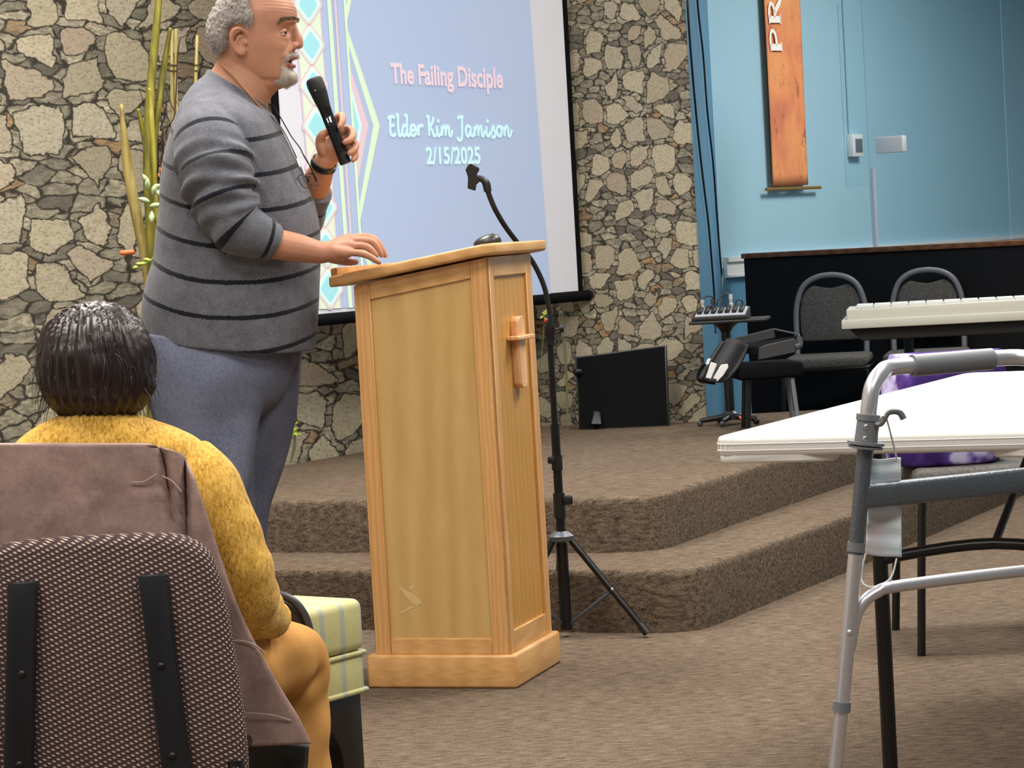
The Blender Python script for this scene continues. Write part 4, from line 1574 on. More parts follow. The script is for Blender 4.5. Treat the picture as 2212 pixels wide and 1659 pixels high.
# ------------------------------------------------------------------ people: shared parts
def skin_mat(name, col, lip=False):
    q = N(name)
    co = q.coord('Object')
    a = q.noise(co, 9, 3)
    b = q.noise(co, 70, 3, 0.6)
    d = tuple(x * 0.80 for x in col[:3]) + (1,)
    l = tuple(min(1, x * 1.14) for x in col[:3]) + (1,)
    c = q.mix(a, d, l)
    c = q.mix(q.math('MULTIPLY', b, 0.25), c, tuple(x * 0.7 for x in col[:3]) + (1,))
    q.set(c, 0.52, spec=0.35)
    q.b.inputs['Subsurface Weight'].default_value = 0.12
    q.b.inputs['Subsurface Radius'].default_value = (0.012, 0.005, 0.003)
    q.b.inputs['Subsurface Scale'].default_value = 0.5
    q.bump(b, 0.12, 0.002)
    return q.m


SKIN = skin_mat('skin', srgb(184, 131, 105))
LIP = plain('lips', srgb(150, 90, 80), 0.45, var=.1)
MOUTH = plain('mouth_dark', srgb(60, 26, 24), 0.6)
HAIR = plain('grey_hair', srgb(164, 158, 152), 0.65, var=.35, scale=130, spec=.25)
HAIRD = plain('dark_hair', srgb(34, 22, 22), 0.35, var=.35, scale=60)

YM = 6.45


def mp(x, y, d=0.0):
    return P(x, y, YM + d)


PXM = FPX / YM                                    # photo pixels per metre where the speaker stands


def ring(l, r, b, dc=0.0, tz=0.0, Y=YM):
    a, c = P(l[0], l[1], Y), P(r[0], r[1], Y)
    return [*((a + c) / 2 + V((0, dc, 0))), *((c - a) / 2), 0.0, b, tz]


def pxm(a):
    """photo pixels of points moved into the speaker's own plane"""
    q = np.array(a, float).copy()
    q[:, 1] = YM
    return PXA(q)


man = thing('person', 'standing grey-haired man in a striped sweater speaking into a microphone', 'person', V((mp(490, 1000).x, YM, 0)))

# ---- body: one continuous surface
F_ = [(556, -33), (600, -22), (629, 0), (641, 20), (643, 34), (642, 45), (637, 56), (635, 72), (634, 95), (632, 112), (630, 132), (630, 150), (633, 166), (629, 181), (612, 191), (590, 198)]
K_ = [(554, -33), (512, -20), (484, 10), (468, 40), (462, 62), (464, 84), (472, 102), (480, 120), (490, 140), (506, 158), (530, 175), (560, 190)]
W_ = [(-33, 0.012), (-20, 0.05), (0, 0.066), (30, 0.0745), (70, 0.0765), (105, 0.073), (130, 0.067), (150, 0.060), (170, 0.050), (186, 0.034), (198, 0.012)]
Fw = np.array([(mp(*p).x, mp(*p).z) for p in F_])[::-1]
Kw = np.array([(mp(*p).x, mp(*p).z) for p in K_])[::-1]
Ww = np.array([(mp(560, y).z, w) for y, w in W_])[::-1]
zs_ = np.linspace(Ww[0, 0] + 0.002, Ww[-1, 0] - 0.0015, 46)
rings = []
for z in zs_:
    xf, xk, w = np.interp(z, Fw[:, 1], Fw[:, 0]), np.interp(z, Kw[:, 1], Kw[:, 0]), np.interp(z, Ww[:, 0], Ww[:, 1])
    rings.append([(xf + xk) / 2, YM, z, (xf - xk) / 2, 0, 0, 0, w, 0])
bd = MB()
bd.loft(rings, 44, 1, 2.25)
# neck
nk = [ring((474, 95), (585, 128), .054), ring((470, 122), (594, 166), .058), ring((461, 143), (588, 203), .064), ring((447, 160), (578, 232), .072), ring((425, 185), (575, 275), .10), ring((410, 220), (575, 310), .13)]
bd.loft(nk, 40, 5, 2.1)
# jowl and throat fullness
bd.ball(mp(578, 176, -0.018), (.034, .026, .026)).ball(mp(578, 176, 0.018), (.034, .026, .026)).ball(mp(566, 190), (.040, .040, .028))
# brow, nose, cheeks, lips, chin
for s_ in (-1, 1):
    bd.limb([mp(637, 47, 0.004 * s_), mp(635, 45, .022 * s_), mp(620, 48, .045 * s_)], [.0075, .008, .006])
    bd.ball(mp(639, 99.5, .0150 * s_), (.0108, .0088, .0098))
    bd.limb([mp(632, 106, .022 * s_), mp(622, 122, .033 * s_)], [.008, .009])
    # ear
    bd.limb([mp(543, 80, -.076 if s_ < 0 else .076), mp(540, 68, .083 * s_), mp(528, 61, .090 * s_), mp(516, 65, .092 * s_), mp(511, 80, .091 * s_), mp(514, 98, .087 * s_), mp(524, 112, .081 * s_), mp(534, 116, .077 * s_)],
            [.004, .0052, .0058, .0060, .0058, .0056, .006, .0062])
    bd.ball(mp(535, 110, .077 * s_), (.0085, .006, .010))
    bd.limb([mp(534, 76, .078 * s_), mp(525, 80, .083 * s_), mp(521, 95, .081 * s_), mp(530, 106, .077 * s_)], [.003, .0035, .0035, .003], 10, 4)
    bd.ball(mp(526, 88, .073 * s_), (.017, .006, .026))
    bd.ball(mp(541, 92, .078 * s_), (.004, .005, .007))
bd.limb([mp(637, 58), mp(642, 72), mp(647.5, 86), mp(648, 97)], [.0078, .0092, .0115, .0122])
bd.ball(mp(645, 102), (.0095, .009, .006))
bd.limb([mp(626, 131, -.024), mp(637, 126, -.013), mp(642, 124.5, 0), mp(637, 126, .013), mp(626, 131, .024)], [.004, .0058, .0062, .0058, .004], 12, 5)
bd.limb([mp(625, 136, -.023), mp(632, 142, -.012), mp(636.5, 143.5, 0), mp(632, 142, .012), mp(625, 136, .023)], [.004, .0060, .0066, .0060, .004], 12, 5)
bd.ball(mp(632, 119), (.0125, .024, .008))
bd.ball(mp(631, 168), (.0135, .022, .0145))
# trunk and legs under the clothes
trunk = [((452, 185), (574, 250), .09), ((412, 215), (590, 262), .145), ((380, 285), (614, 310), .19), ((366, 350), (630, 355), .19), ((362, 450), (668, 440), .19), ((352, 560), (676, 555), .19), ((335, 650), (668, 650), .185), ((335, 730), (640, 740), .18), ((350, 830), (600, 835), .165)]
bd.loft([ring(l, r, b) for l, r, b in trunk], 40, 5, 2.2)
for s_, px_ in ((-1, [(452, 820, .078), (462, 960, .062), (490, 1070, .052), (500, 1200, .048), (510, 1330, .038), (512, 1440, .035)]),
                (1, [(520, 820, .078), (520, 960, .062), (512, 1070, .050), (520, 1200, .046), (535, 1330, .036), (540, 1440, .034)])):
    bd.limb([mp(x, y, .092 * s_) for x, y, r in px_], [r for x, y, r in px_])
    bd.limb([mp(px_[-1][0] - 10, 1462, .095 * s_), mp(px_[-1][0] + 60, 1472, .105 * s_), mp(px_[-1][0] + 110, 1474, .11 * s_)], [.034, .034, .022])
# right arm (near side): shoulder, elbow, wrist
bd.limb([mp(462, 290, -.16), mp(472, 390, -.205), mp(508, 486, -.22), mp(560, 519, -.214)], [.062, .056, .046, .043])
bd.limb([mp(560, 521, -.214), mp(600, 528, -.206), mp(645, 536, -.2), mp(690, 545, -.19), mp(712, 543, -.186)], [.038, .0385, .0355, .0285, .0265], 16, 6)
# right hand, palm down, fingers reaching forward
for x, y, d, r in ((752, 518, -.150, .0165), (756, 521, -.170, .0165), (752, 531, -.190, .0160), (748, 546, -.206, .0150)):
    bd.limb([mp(704, 543, -.182), mp((704 + x) / 2, (540 + y) / 2, (-.182 + d) / 2), mp(x, y, d)], [.020, .0185, r], 12, 4)
bd.ball(mp(728, 546, -.185), (.030, .026, .024))
HF = [([(754, 516, -.148), (786, 512, -.146), (808, 517, -.146), (822, 534, -.147), (832, 552, -.148)], [.0112, .0106, .0104, .0092, .0072]),
      ([(757, 520, -.168), (790, 520, -.167), (806, 524, -.167), (818, 540, -.168), (824, 551, -.168)], [.0112, .0106, .0100, .0090, .0072]),
      ([(753, 531, -.190), (782, 531, -.192), (797, 536, -.193), (807, 546, -.193), (813, 552, -.193)], [.0108, .0100, .0096, .0086, .0070]),
      ([(750, 545, -.207), (776, 547, -.211), (794, 552, -.212), (808, 560, -.212), (819, 567, -.212)], [.0102, .0094, .0090, .0082, .0066]),
      ([(712, 556, -.165), (736, 563, -.152), (754, 566, -.148), (769, 566, -.146)], [.0140, .0115, .0100, .0078])]
for pts, rr in HF:
    bd.limb([mp(*p) for p in pts], rr, 12, 4)
# left arm (far side), raised to hold the microphone
bd.limb([mp(500, 290, .16), mp(575, 400, .20), mp(645, 470, .19)], [.060, .052, .045])
bd.limb([mp(645, 470, .19), mp(664, 436, .15), mp(681, 400, .105), mp(697, 362, .06), mp(703, 345, .048)], [.043, .043, .040, .031, .029], 16, 6)
# left hand: palm towards the camera, fingers round the far side of the microphone
bd.limb([mp(702, 348, .050), mp(716, 318, .046), mp(726, 280, .044)], [.029, .027, .0165], 14, 5)
bd.limb([mp(704, 344, .048), mp(724, 330, .046), mp(738, 312, .044)], [.026, .024, .0165], 14, 5)
bd.ball(mp(712, 322, .036), (.027, .018, .034))
bd.ball(mp(696, 318, .026), (.017, .018, .030), rot=Matrix.Rotation(math.radians(-12), 3, 'Y'))
GF = [([(722, 274, .044), (730, 254, .036), (739, 250, .018), (740, 262, -.004), (734, 274, -.016)], [.0118, .0108, .0100, .0094, .0078]),
      ([(732, 288, .044), (752, 279, .036), (762, 287, .014), (759, 300, -.006), (745, 307, -.019)], [.0120, .0112, .0104, .0098, .0080]),
      ([(738, 304, .044), (757, 301, .036), (768, 312, .014), (766, 323, -.005), (755, 331, -.018)], [.0116, .0108, .0100, .0094, .0078]),
      ([(738, 320, .044), (757, 322, .034), (767, 331, .014), (768, 339, -.002), (762, 346, -.012)], [.0106, .0098, .0090, .0084, .0070]),
      ([(697, 322, .030), (691, 304, .020), (697, 291, .010), (708, 284, .014), (718, 276, .020)], [.0145, .0125, .0112, .0100, .0082])]
for pts, rr in GF:
    bd.limb([mp(*p) for p in pts], rr, 12, 4)

bm_ = fuse(bd, 0.0030, 5, 0.5)
co = mcos(bm_)
nn_ = mnors(bm_)
pq = pxm(co)
dy = co[:, 1] - YM
head = (pq[:, 1] < 200) & (pq[:, 0] > 430) & (pq[:, 0] < 670)
EY = (619.0, 70.0, .0335)                           # eye: pixel x, y and distance from the mid plane
sx = 1 / PXM


def gau(px, py, d, s1, s2, s3):
    return np.exp(-((pq[:, 0] - px) * sx / s1) ** 2 - ((pq[:, 1] - py) * sx / s2) ** 2 - ((dy - d) / s3) ** 2)


disp = np.zeros((len(co), 3))
for s_ in (-1, 1):
    disp[:, 0] -= 0.0125 * gau(628, 70, .033 * s_, .022, .0105, .0165)
    disp[:, 1] -= s_ * 0.003 * gau(600, 70, .05 * s_, .03, .014, .02)
    disp[:, 0] -= 0.0035 * gau(627, 118, .030 * s_, .02, .016, .005)          # fold beside the nose
    disp[:, 0] += 0.0035 * gau(622, 84, .036 * s_, .016, .006, .016)          # bag under the eye
    disp[:, 0] += 0.0030 * gau(620, 104, .042 * s_, .02, .014, .018)
    disp[:, 0] -= 0.005 * gau(641, 104, .010 * s_, .010, .0035, .0045)        # nostril
disp[:, 0] -= 0.010 * gau(636, 134.5, 0, .02, .0042, .020)                     # open lips
fw = np.clip(1 - np.abs(pq[:, 1] - 18) / 26, 0, 1) * (pq[:, 0] > 575) * head
disp[:, 0] += 0.0011 * fw * np.sin(pq[:, 1] * 0.85 + np.abs(dy) * 40)
co = co + disp * head[:, None]
setcos(bm_, co)
# which faces are lips / the inside of the mouth
for m in (SKIN, LIP, MOUTH):
    bm_.materials.append(m)
cen = np.empty(len(bm_.polygons) * 3)
bm_.polygons.foreach_get('center', cen)
cen = cen.reshape(-1, 3)
pc_ = pxm(cen)
dc_ = np.abs(cen[:, 1] - YM)
mi_ = np.zeros(len(cen), int)
lipz = (pc_[:, 0] > 624) & (dc_ < .024)
mi_[lipz & (pc_[:, 1] > 123.5) & (pc_[:, 1] < 148) & (pc_[:, 0] > 624 + dc_ * 60)] = 1
mi_[lipz & (np.abs(pc_[:, 1] - 134.5) < 3.4 - dc_ * 70) & (dc_ < .021)] = 2
bm_.polygons.foreach_set('material_index', mi_.tolist())
YAW = math.radians(-9)
HC = mp(548, 90)


def headwarp(a):
    """turn the head a little towards the room"""
    a = np.array(a, float)
    py = pxm(a)[:, 1]
    t = np.clip((215 - py) / 60, 0, 1)
    t = t * t * (3 - 2 * t)
    px_ = pxm(a)[:, 0]
    t = t * ((px_ < 672) & (px_ > 420)) * (np.abs(a[:, 1] - YM) < .12)
    an = YAW * t
    dx, dy_ = a[:, 0] - HC.x, a[:, 1] - YM
    a[:, 0] = HC.x + dx * np.cos(an) - dy_ * np.sin(an)
    a[:, 1] = YM + dx * np.sin(an) + dy_ * np.cos(an)
    return a


base_co, base_no = mcos(bm_).copy(), mnors(bm_).copy()
setcos(bm_, headwarp(base_co))
localize(bm_, man)
body = MB().build('body', None, man, smooth=180, me=bm_)


def headpart(mb, name, mat, sm=60, parent=None):
    mb.v = [tuple(v) for v in headwarp(mb.v)]
    return mb.build(name, mat, parent or man, sm)


# ---- eyes, lids, brows
EYE = plain('eye_white', srgb(205, 192, 182), 0.2, var=.02)
IRIS = plain('brown_iris', srgb(44, 28, 20), 0.15)
for s_ in (-1, 1):
    c = mp(614.5, 71, .0335 * s_)
    e = headpart(MB().ball(c, (.0128,) * 3, 20, 12), 'eye', EYE)
    ax = V((0.93, -0.20, -0.16)).normalized()
    q_ = ax.to_track_quat('Z', 'Y').to_matrix()
    headpart(MB().ball(c + ax * .0106, (.0062, .0062, .0030), 14, 8, q_), 'iris', IRIS, parent=e)
    for nm, a0_, a1_, rr in (('upper_eyelid', 10, 100, .0150), ('lower_eyelid', -100, -24, .0145)):
        rows = []
        for i in range(9):
            el = math.radians(a0_ + (a1_ - a0_) * i / 8)
            rows.append([c + V((rr * math.cos(el) * math.cos(az), rr * math.cos(el) * math.sin(az), rr * math.sin(el) - .0035 * (1 if a0_ > 0 else -.2) * math.sin(az) ** 2)) for az in np.linspace(-1.5, 1.5, 17)])
        lid = headpart(MB().grid(rows), nm, SKIN)
        lid.modifiers.new('thickness', 'SOLIDIFY').thickness = .002


def strands(mb, pts, nrm, length, r, droop, curl, rng, seg=4, lay=None):
    """short hairs growing from pts"""
    for p, n in zip(pts, nrm):
        n = V(n) + V((rng.gauss(0, .35), rng.gauss(0, .35), rng.gauss(0, .35)))
        if lay is not None:
            n = n + V(lay)
        n.normalize()
        L = length * rng.uniform(.6, 1.25)
        side = n.cross(V((rng.gauss(0, 1), rng.gauss(0, 1), rng.gauss(0, 1)))).normalized()
        path = []
        for k in range(seg + 1):
            t = k / seg
            path.append(V(p) - n * .001 + n * (L * t) + side * (curl * math.sin(t * 4.2)) + V((0, 0, -droop * t * t)))
        mb.tube(path, [r * (1 - .55 * k / seg) for k in range(seg + 1)], 4, caps=False)
    return mb


rng = random.Random(7)
# ---- grey hair: a fluffy cap with curls
HP = [(552, -80), (554, 10), (561, 28), (565, 42), (562, 56), (552, 66), (549, 76), (545, 70), (541, 62), (530, 55), (516, 58), (508, 68), (507, 88), (509, 100), (500, 108), (488, 114), (474, 118), (440, 118), (430, 40), (460, -80)]
pq0 = pxm(base_co)
dy0 = base_co[:, 1] - YM
hsel = inpoly(pq0, HP) & (pq0[:, 0] < 566) & (np.abs(dy0) < .085)
hsel &= ~((np.abs(dy0) > .074) & (pq0[:, 0] > 506) & (pq0[:, 0] < 548) & (pq0[:, 1] > 56) & (pq0[:, 1] < 122))
idx = np.nonzero(hsel)[0]


def shell(sel, off, nz, name, mat, amp):
    """skin faces inside sel lifted by off, closed at the rim by sinking the border"""
    f = [p.vertices[:] for p in bm_.polygons if all(sel[i] for i in p.vertices)]
    used = sorted({i for q in f for i in q})
    mp_ = {i: k for k, i in enumerate(used)}
    cnt = {}
    for q in f:
        for a, b in zip(q, q[1:] + q[:1]):
            cnt[tuple(sorted((a, b)))] = cnt.get(tuple(sorted((a, b))), 0) + 1
    rim = {i for e, c in cnt.items() if c == 1 for i in e}
    ring2 = {i for q in f if any(j in rim for j in q) for i in q}
    vs = []
    for i in used:
        p = V(base_co[i])
        o = off(i) * (0 if i in rim else (.55 if i in ring2 else 1))
        o *= 1 + amp * NZ.noise(p * nz) + amp * .8 * NZ.noise(p * nz * 2.6)
        vs.append(p + V(base_no[i]) * (o - (.0015 if i in rim else 0)))
    m = MB().add(vs, [tuple(mp_[i] for i in q) for q in f])
    return m


hm = shell(hsel, lambda i: .0135 - .007 * max(0, min(1, (pq0[i, 1] - 85) / 25)) + .006 * max(0, min(1, (520 - pq0[i, 0]) / 60)), 135, 'hair', HAIR, .32)
pick = rng.sample(list(idx), min(len(idx), 6500))
strands(hm, base_co[pick] + base_no[pick] * .006, base_no[pick], .016, .0005, .001, .0055, rng)
headpart(hm, 'hair', HAIR, 80)
# ---- goatee and moustache
BP_ = [(628, 119), (650, 111), (651, 123), (640, 125.5), (630, 128), (624, 133), (620, 140), (622, 147), (633, 149), (648, 150), (648, 176), (640, 183), (622, 190), (600, 182), (598, 172), (610, 163), (614, 142), (617, 130)]
bsel = inpoly(pq0, BP_) & (pq0[:, 0] > 596) & (np.abs(dy0) < .040) & ~((pq0[:, 1] > 127) & (pq0[:, 1] < 148) & (np.abs(dy0) < .020) & (pq0[:, 0] > 625))
bi = list(np.nonzero(bsel)[0])
bmsh = shell(bsel, lambda i: .0022, 160, 'beard', HAIR, .5)
pick = rng.sample(bi, min(len(bi), 1500))
strands(bmsh, base_co[pick] + base_no[pick] * .001, base_no[pick], .0060, .00042, .0015, .0015, rng, 3, (0, 0, -.8))
BEARD = plain('grey_beard', srgb(188, 180, 170), 0.7, var=.3, scale=200, spec=.2)
headpart(bmsh, 'beard', BEARD, 80)
BW_ = [(612, 52), (619, 43), (628, 38.5), (640, 38), (652, 41), (652, 47), (640, 46), (629, 48), (620, 52), (613, 60)]
for s_ in (-1, 1):
    es = inpoly(pq0, BW_) & (dy0 * s_ > .006) & (dy0 * s_ < .056)
    ei = list(np.nonzero(es)[0])
    em = MB()
    for _ in range(2):
        strands(em, base_co[ei], base_no[ei], .0075, .00055, .001, .001, rng, 3, (-.5, s_ * .5, .1))
    headpart(em, 'eyebrow', plain('dark_eyebrow', srgb(108, 92, 82), .7, var=.3), 80)

# ---- sweater
TR = [((452, 158), (571, 232), .070), ((438, 166), (583, 243), .098), ((414, 188), (592, 252), .150), ((391, 226), (603, 275), .200), ((370, 282), (621, 310), .215), ((356, 340), (640, 350), .215), ((350, 400), (660, 395), .215),
      ((348, 450), (680, 440), .215), ((341, 500), (691, 492), .215), ((334, 560), (692, 555), .212), ((321, 602), (690, 602), .210), ((310, 650), (688, 650), .210), ((305, 700), (685, 703), .206), ((304, 722), (681, 752), .203)]
rings = []
for i, (l, r, b) in enumerate(TR):
    rg = ring(l, r, b)
    if i >= 11:
        rg[8] = 0.016 * (i - 10) / 3                # far side of the hem sits higher
    rings.append(rg)
STEP = .0862


def tattr(q, u, a):
    t, n_ = (1 - math.cos(a)) / 2, abs(math.sin(a)) ** 1.5
    k = u / 13
    if u < 3.2:
        return .5
    return (q[2] - (.018 + .037 * k) * t + (.026 + .034 * k) * n_ - .9126) / STEP


def tfold(q, u, a):
    d = V((math.cos(a), math.sin(a), 0))
    am = .0045 * min(1, u / 4)
    w = math.sin(a * 5 + q[2] * 9) * .5 + NZ.noise(V((q[0] * 6, q[1] * 6, q[2] * 4))) * 1.3
    return np.array(q) + np.array(d) * am * w


sw_ = MB()
sw_.loft(rings, 120, 9, 2.25, fn=tfold, attr=tattr)


def sl_w(s0, s1, amp):
    def f(s, a):
        e = max(0.0, 1 - abs((s - (s0 + s1) / 2) / ((s1 - s0) / 2)) ** 2)
        return 1 + amp * e * (.65 * math.sin(s * 165 + 1.9 * math.sin(a + .6) + .9 * math.sin(a * 2)) + .6 * math.sin(s * 96 - 2.2 * math.sin(a * 1.0 - .5) + 1.4)) + .012 * math.sin(s * 60 + a * 3)
    return f


satr = lambda s: .5 if s < .05 else (s - .105) / .078
sw_.tube([mp(440, 250, -.10), mp(452, 305, -.170), mp(466, 370, -.212), mp(484, 432, -.228), mp(510, 484, -.232), mp(548, 507, -.225), mp(596, 525, -.206)],
         [.066, .092, .094, .084, .074, .060, .0455], 64, 14, at=satr, rf=sl_w(.13, .36, .13))
sw_.tube([mp(500, 260, .10), mp(540, 330, .17), mp(585, 410, .205), mp(642, 474, .195), mp(664, 440, .15), mp(683, 408, .112)],
         [.07, .092, .080, .064, .054, .047], 48, 12, at=satr, rf=sl_w(.2, .38, .05))
na = len(sw_.v)
colr = np.array(rings[0])
sw_.tube([V(colr[:3]) + V(colr[3:6]) * math.cos(a) + V(colr[6:9]) * math.sin(a) for a in np.linspace(0, 2 * math.pi, 41)[:-1]], .0095, 10, closed=True)
src, sat = list(sw_.v), list(sw_.a)
for i in range(na, len(sat)):
    sat[i] = .5
wm = fuse(sw_, 0.0042, 2, .5)


def carry(me, src, sat, name='stripe', k=3):
    kd = KDTree(len(src))
    for i, p in enumerate(src):
        kd.insert(p, i)
    kd.balance()
    out = np.zeros(len(me.vertices))
    for v in me.vertices:
        r = kd.find_n(v.co, k)
        ref = sat[r[0][1]]
        w = s = 0.0
        for _, i, d in r:
            if abs(sat[i] - ref) < .35:
                q = 1 / (d + 1e-4)
                w += q
                s += q * sat[i]
        out[v.index] = s / w
    at = me.attributes.new(name, 'FLOAT', 'POINT')
    at.data.foreach_set('value', out)


carry(wm, src, sat)


def sweater_mat():
    q = N('striped_knit')
    a = q.n('ShaderNodeAttribute', attribute_name='stripe')
    fr = q.math('FRACT', q.math('ADD', a.outputs['Fac'], 0.5))
    dd = q.math('ABSOLUTE', q.math('SUBTRACT', fr, 0.5))
    on = q.n('ShaderNodeMapRange')
    q.l(dd, on.inputs[0])
    on.inputs[1].default_value, on.inputs[2].default_value, on.inputs[3].default_value, on.inputs[4].default_value = .058, .072, 1, 0
    co = q.coord('Object')
    nz = q.noise(co, 420, 2, .7)
    n2 = q.noise(co, 30, 3)
    f = q.math('ADD', q.math('MULTIPLY', nz, .7), q.math('MULTIPLY', n2, .3))
    c = q.ramp(f, [(.32, srgb(66, 68, 77)), (.66, srgb(116, 117, 125))])
    q.set(q.mix(on.outputs[0], c, srgb(27, 28, 36)), .95, spec=.08)
    q.b.inputs['Sheen Weight'].default_value = .15
    q.bump(nz, .35, .003)
    return q.m


wm.materials.append(sweater_mat())
localize(wm, man)
MB().build('sweater', None, man, smooth=180, me=wm)

# ---- trousers
tq = MB()


def legfold(sd):
    def f(q, u, a):
        w = .5 * math.sin(a * 4 + u * .9 + sd) + NZ.noise(V((q[0] * 9, q[1] * 9 + sd, q[2] * 5)))
        return np.array(q) + np.array((math.cos(a), math.sin(a), 0)) * .0115 * w * min(1, u / 1.5)
    return f


nl = [((322, 715), (588, 735), .10), ((325, 790), (586, 795), .112), ((329, 850), (580, 850), .108), ((343, 900), (570, 900), .10), ((372, 960), (564, 960), .095), ((402, 1020), (558, 1020), .09), ((420, 1080), (552, 1080), .088), ((432, 1200), (556, 1200), .082), ((440, 1330), (566, 1330), .078), ((446, 1452), (578, 1448), .078)]
tq.loft([ring(l, r, b, -.085) for l, r, b in nl], 64, 8, 2.2, fn=legfold(0))
fl_ = [((440, 720), (648, 735), .10), ((440, 790), (645, 795), .11), ((445, 850), (640, 850), .105), ((445, 900), (633, 900), .098), ((445, 960), (619, 960), .092), ((445, 1020), (604, 1020), .086), ((440, 1070), (590, 1070), .084), ((440, 1110), (581, 1110), .084), ((440, 1200), (572, 1200), .08), ((448, 1330), (578, 1330), .078), ((455, 1452), (590, 1448), .078)]
tq.loft([ring(l, r, b, .095) for l, r, b in fl_], 64, 8, 2.2, fn=legfold(4))
tq.loft([ring((330, 712), (640, 730), .17), ring((330, 780), (636, 790), .178), ring((345, 850), (610, 860), .16), ring((400, 890), (560, 900), .11)], 60, 8, 2.3)
tm = fuse(tq, .0048, 3, .5)


def trouser_mat():
    q = N('slate_trouser_cloth')
    nz = q.noise(q.coord('Object', (1, 1, .35)), 320, 2, .7)
    n2 = q.noise(q.coord('Object'), 8, 3)
    q.set(q.ramp(q.math('ADD', q.math('MULTIPLY', nz, .6), q.math('MULTIPLY', n2, .4)), [(.3, srgb(82, 87, 106)), (.7, srgb(124, 130, 152))]), .85, spec=.15)
    q.bump(nz, .25, .002)
    return q.m


tm.materials.append(trouser_mat())
localize(tm, man)
MB().build('trousers', None, man, smooth=180, me=tm)
SHOE = plain('dark_shoe_leather', srgb(26, 24, 26), .4)
for s_, x0 in ((-1, 512), (1, 540)):
    f0 = mp(x0, 1460, .10 * s_)
    rr_ = []
    for dx, w, h in ((-.055, .022, .05), (-.035, .038, .085), (.02, .043, .095), (.08, .046, .07), (.14, .050, .052), (.185, .044, .042), (.215, .02, .022)):
        rr_.append([f0.x + dx, f0.y, h / 2 + .001, 0, 0, h / 2, 0, w, 0])
    MB().loft(rr_, 24, 4, 2.6).build('shoe', SHOE, man, 60)
# ---- wristband, ring
ax = (mp(712, 322, .045) - mp(664, 436, .15)).normalized()
wc = mp(699.5, 354, .054)
e1 = ax.cross(V((0, 1, 0))).normalized()
e2 = ax.cross(e1)
wb = MB()
rows = []
for k in range(33):
    a = 2 * math.pi * k / 32
    rows.append([wc + (e1 * math.cos(a) + e2 * math.sin(a)) * r_ + ax * h_ for r_, h_ in ((.0315, -.009), (.0345, -.008), (.0345, .008), (.0315, .009), (.0300, 0), (.0315, -.009))])
wbo = wb.grid(rows).build('wristband', M['black'], man, 50)
MB().ball(wc + e2 * -.0345 - e1 * .004, (.004, .003, .003)).build('stud', M['gold'], wbo)
fr0, fr1 = mp(759, 290, .020), mp(763, 296, .004)
MB().tube([fr0 + (V((math.cos(a) * .011, 0, math.sin(a) * .008))) for a in np.linspace(0, 6.283, 19)[:-1]], .0014, 6, closed=True).build('ring', M['chrome'], man)

# ------------------------------------------------------------------ hand-held microphone
ma, mb_ = mp(676.5, 168, 0), mp(747, 354, 0.002)
md = (mb_ - ma).normalized()
ml = (mb_ - ma).length
hm_ = thing('microphone', 'black wireless microphone held up to the mouth of the striped-sweater man', 'microphone', mb_)
MB().lathe([(.012, 0), (.0185, .002), (.0218, .008), (.0228, .02), (.0222, .034), (.0218, .036)], ma, 28, md).build('grille', plain('black_mesh', srgb(20, 20, 21), .55, var=.5, scale=900, bump=.4), hm_, 50)
MB().lathe([(.0218, .036), (.0205, .05), (.0175, .072), (.0162, .082)], ma, 28, md).build('neck', plain('black_satin', srgb(18, 18, 19), .45), hm_, 50)
MB().lathe([(.0162, .082), (.0155, .10), (.0150, .15), (.0148, ml - .03), (.0150, ml - .028)], ma, 28, md).build('handle', plain('black_gloss', srgb(16, 16, 18), .25), hm_, 50)
MB().lathe([(.0150, ml - .028), (.0152, ml - .002), (.012, ml)], ma, 28, md).build('battery_cap', M['black'], hm_, 50)
sd_ = V((0, -1, 0))
xx = md.cross(sd_).normalized()
pr = Matrix((xx, md, -xx.cross(md))).transposed()
dcn = ma + md * .118 + sd_ * .0150
MB().box(dcn, (.016, .026, .003), pr, .001, 1).build('display', plain('dark_display', srgb(40, 48, 58), .15), hm_)
MB().box(dcn + xx * -.004 - md * .002 + sd_ * .0012, (.0035, .014, .002), pr).box(dcn + xx * .0035 - md * .002 + sd_ * .0012, (.002, .012, .002), pr).build('display_readout', glow('readout', (.9, .97, 1, 1), 1.0), hm_)
MB().ball(ma + md * .036 + V((-.006, -.0215, 0)), (.0022, .0015, .0022)).build('logo_dot', M['chrome'], hm_)

# ------------------------------------------------------------------ eyeglasses hanging on the chest
eg = thing('eyeglasses', 'thin-framed eyeglasses hanging on a dark cord against the striped sweater', 'eyeglasses', mp(662, 385, -.05))
GM = plain('gunmetal_frame', srgb(50, 50, 54), .25, metal=.6)


def rim(c, nm):
    pts = []
    for k in range(28):
        a = 2 * math.pi * k / 28
        ca, sa = math.cos(a), math.sin(a)
        pts.append(c + V((.42, .90, 0)) * (.024 * math.copysign(abs(ca) ** .8, ca)) + V((.36, -.1, -.93)) * (.018 * math.copysign(abs(sa) ** .8, sa)))
    MB().tube(pts, .0013, 6, closed=True).build(nm, GM, eg)


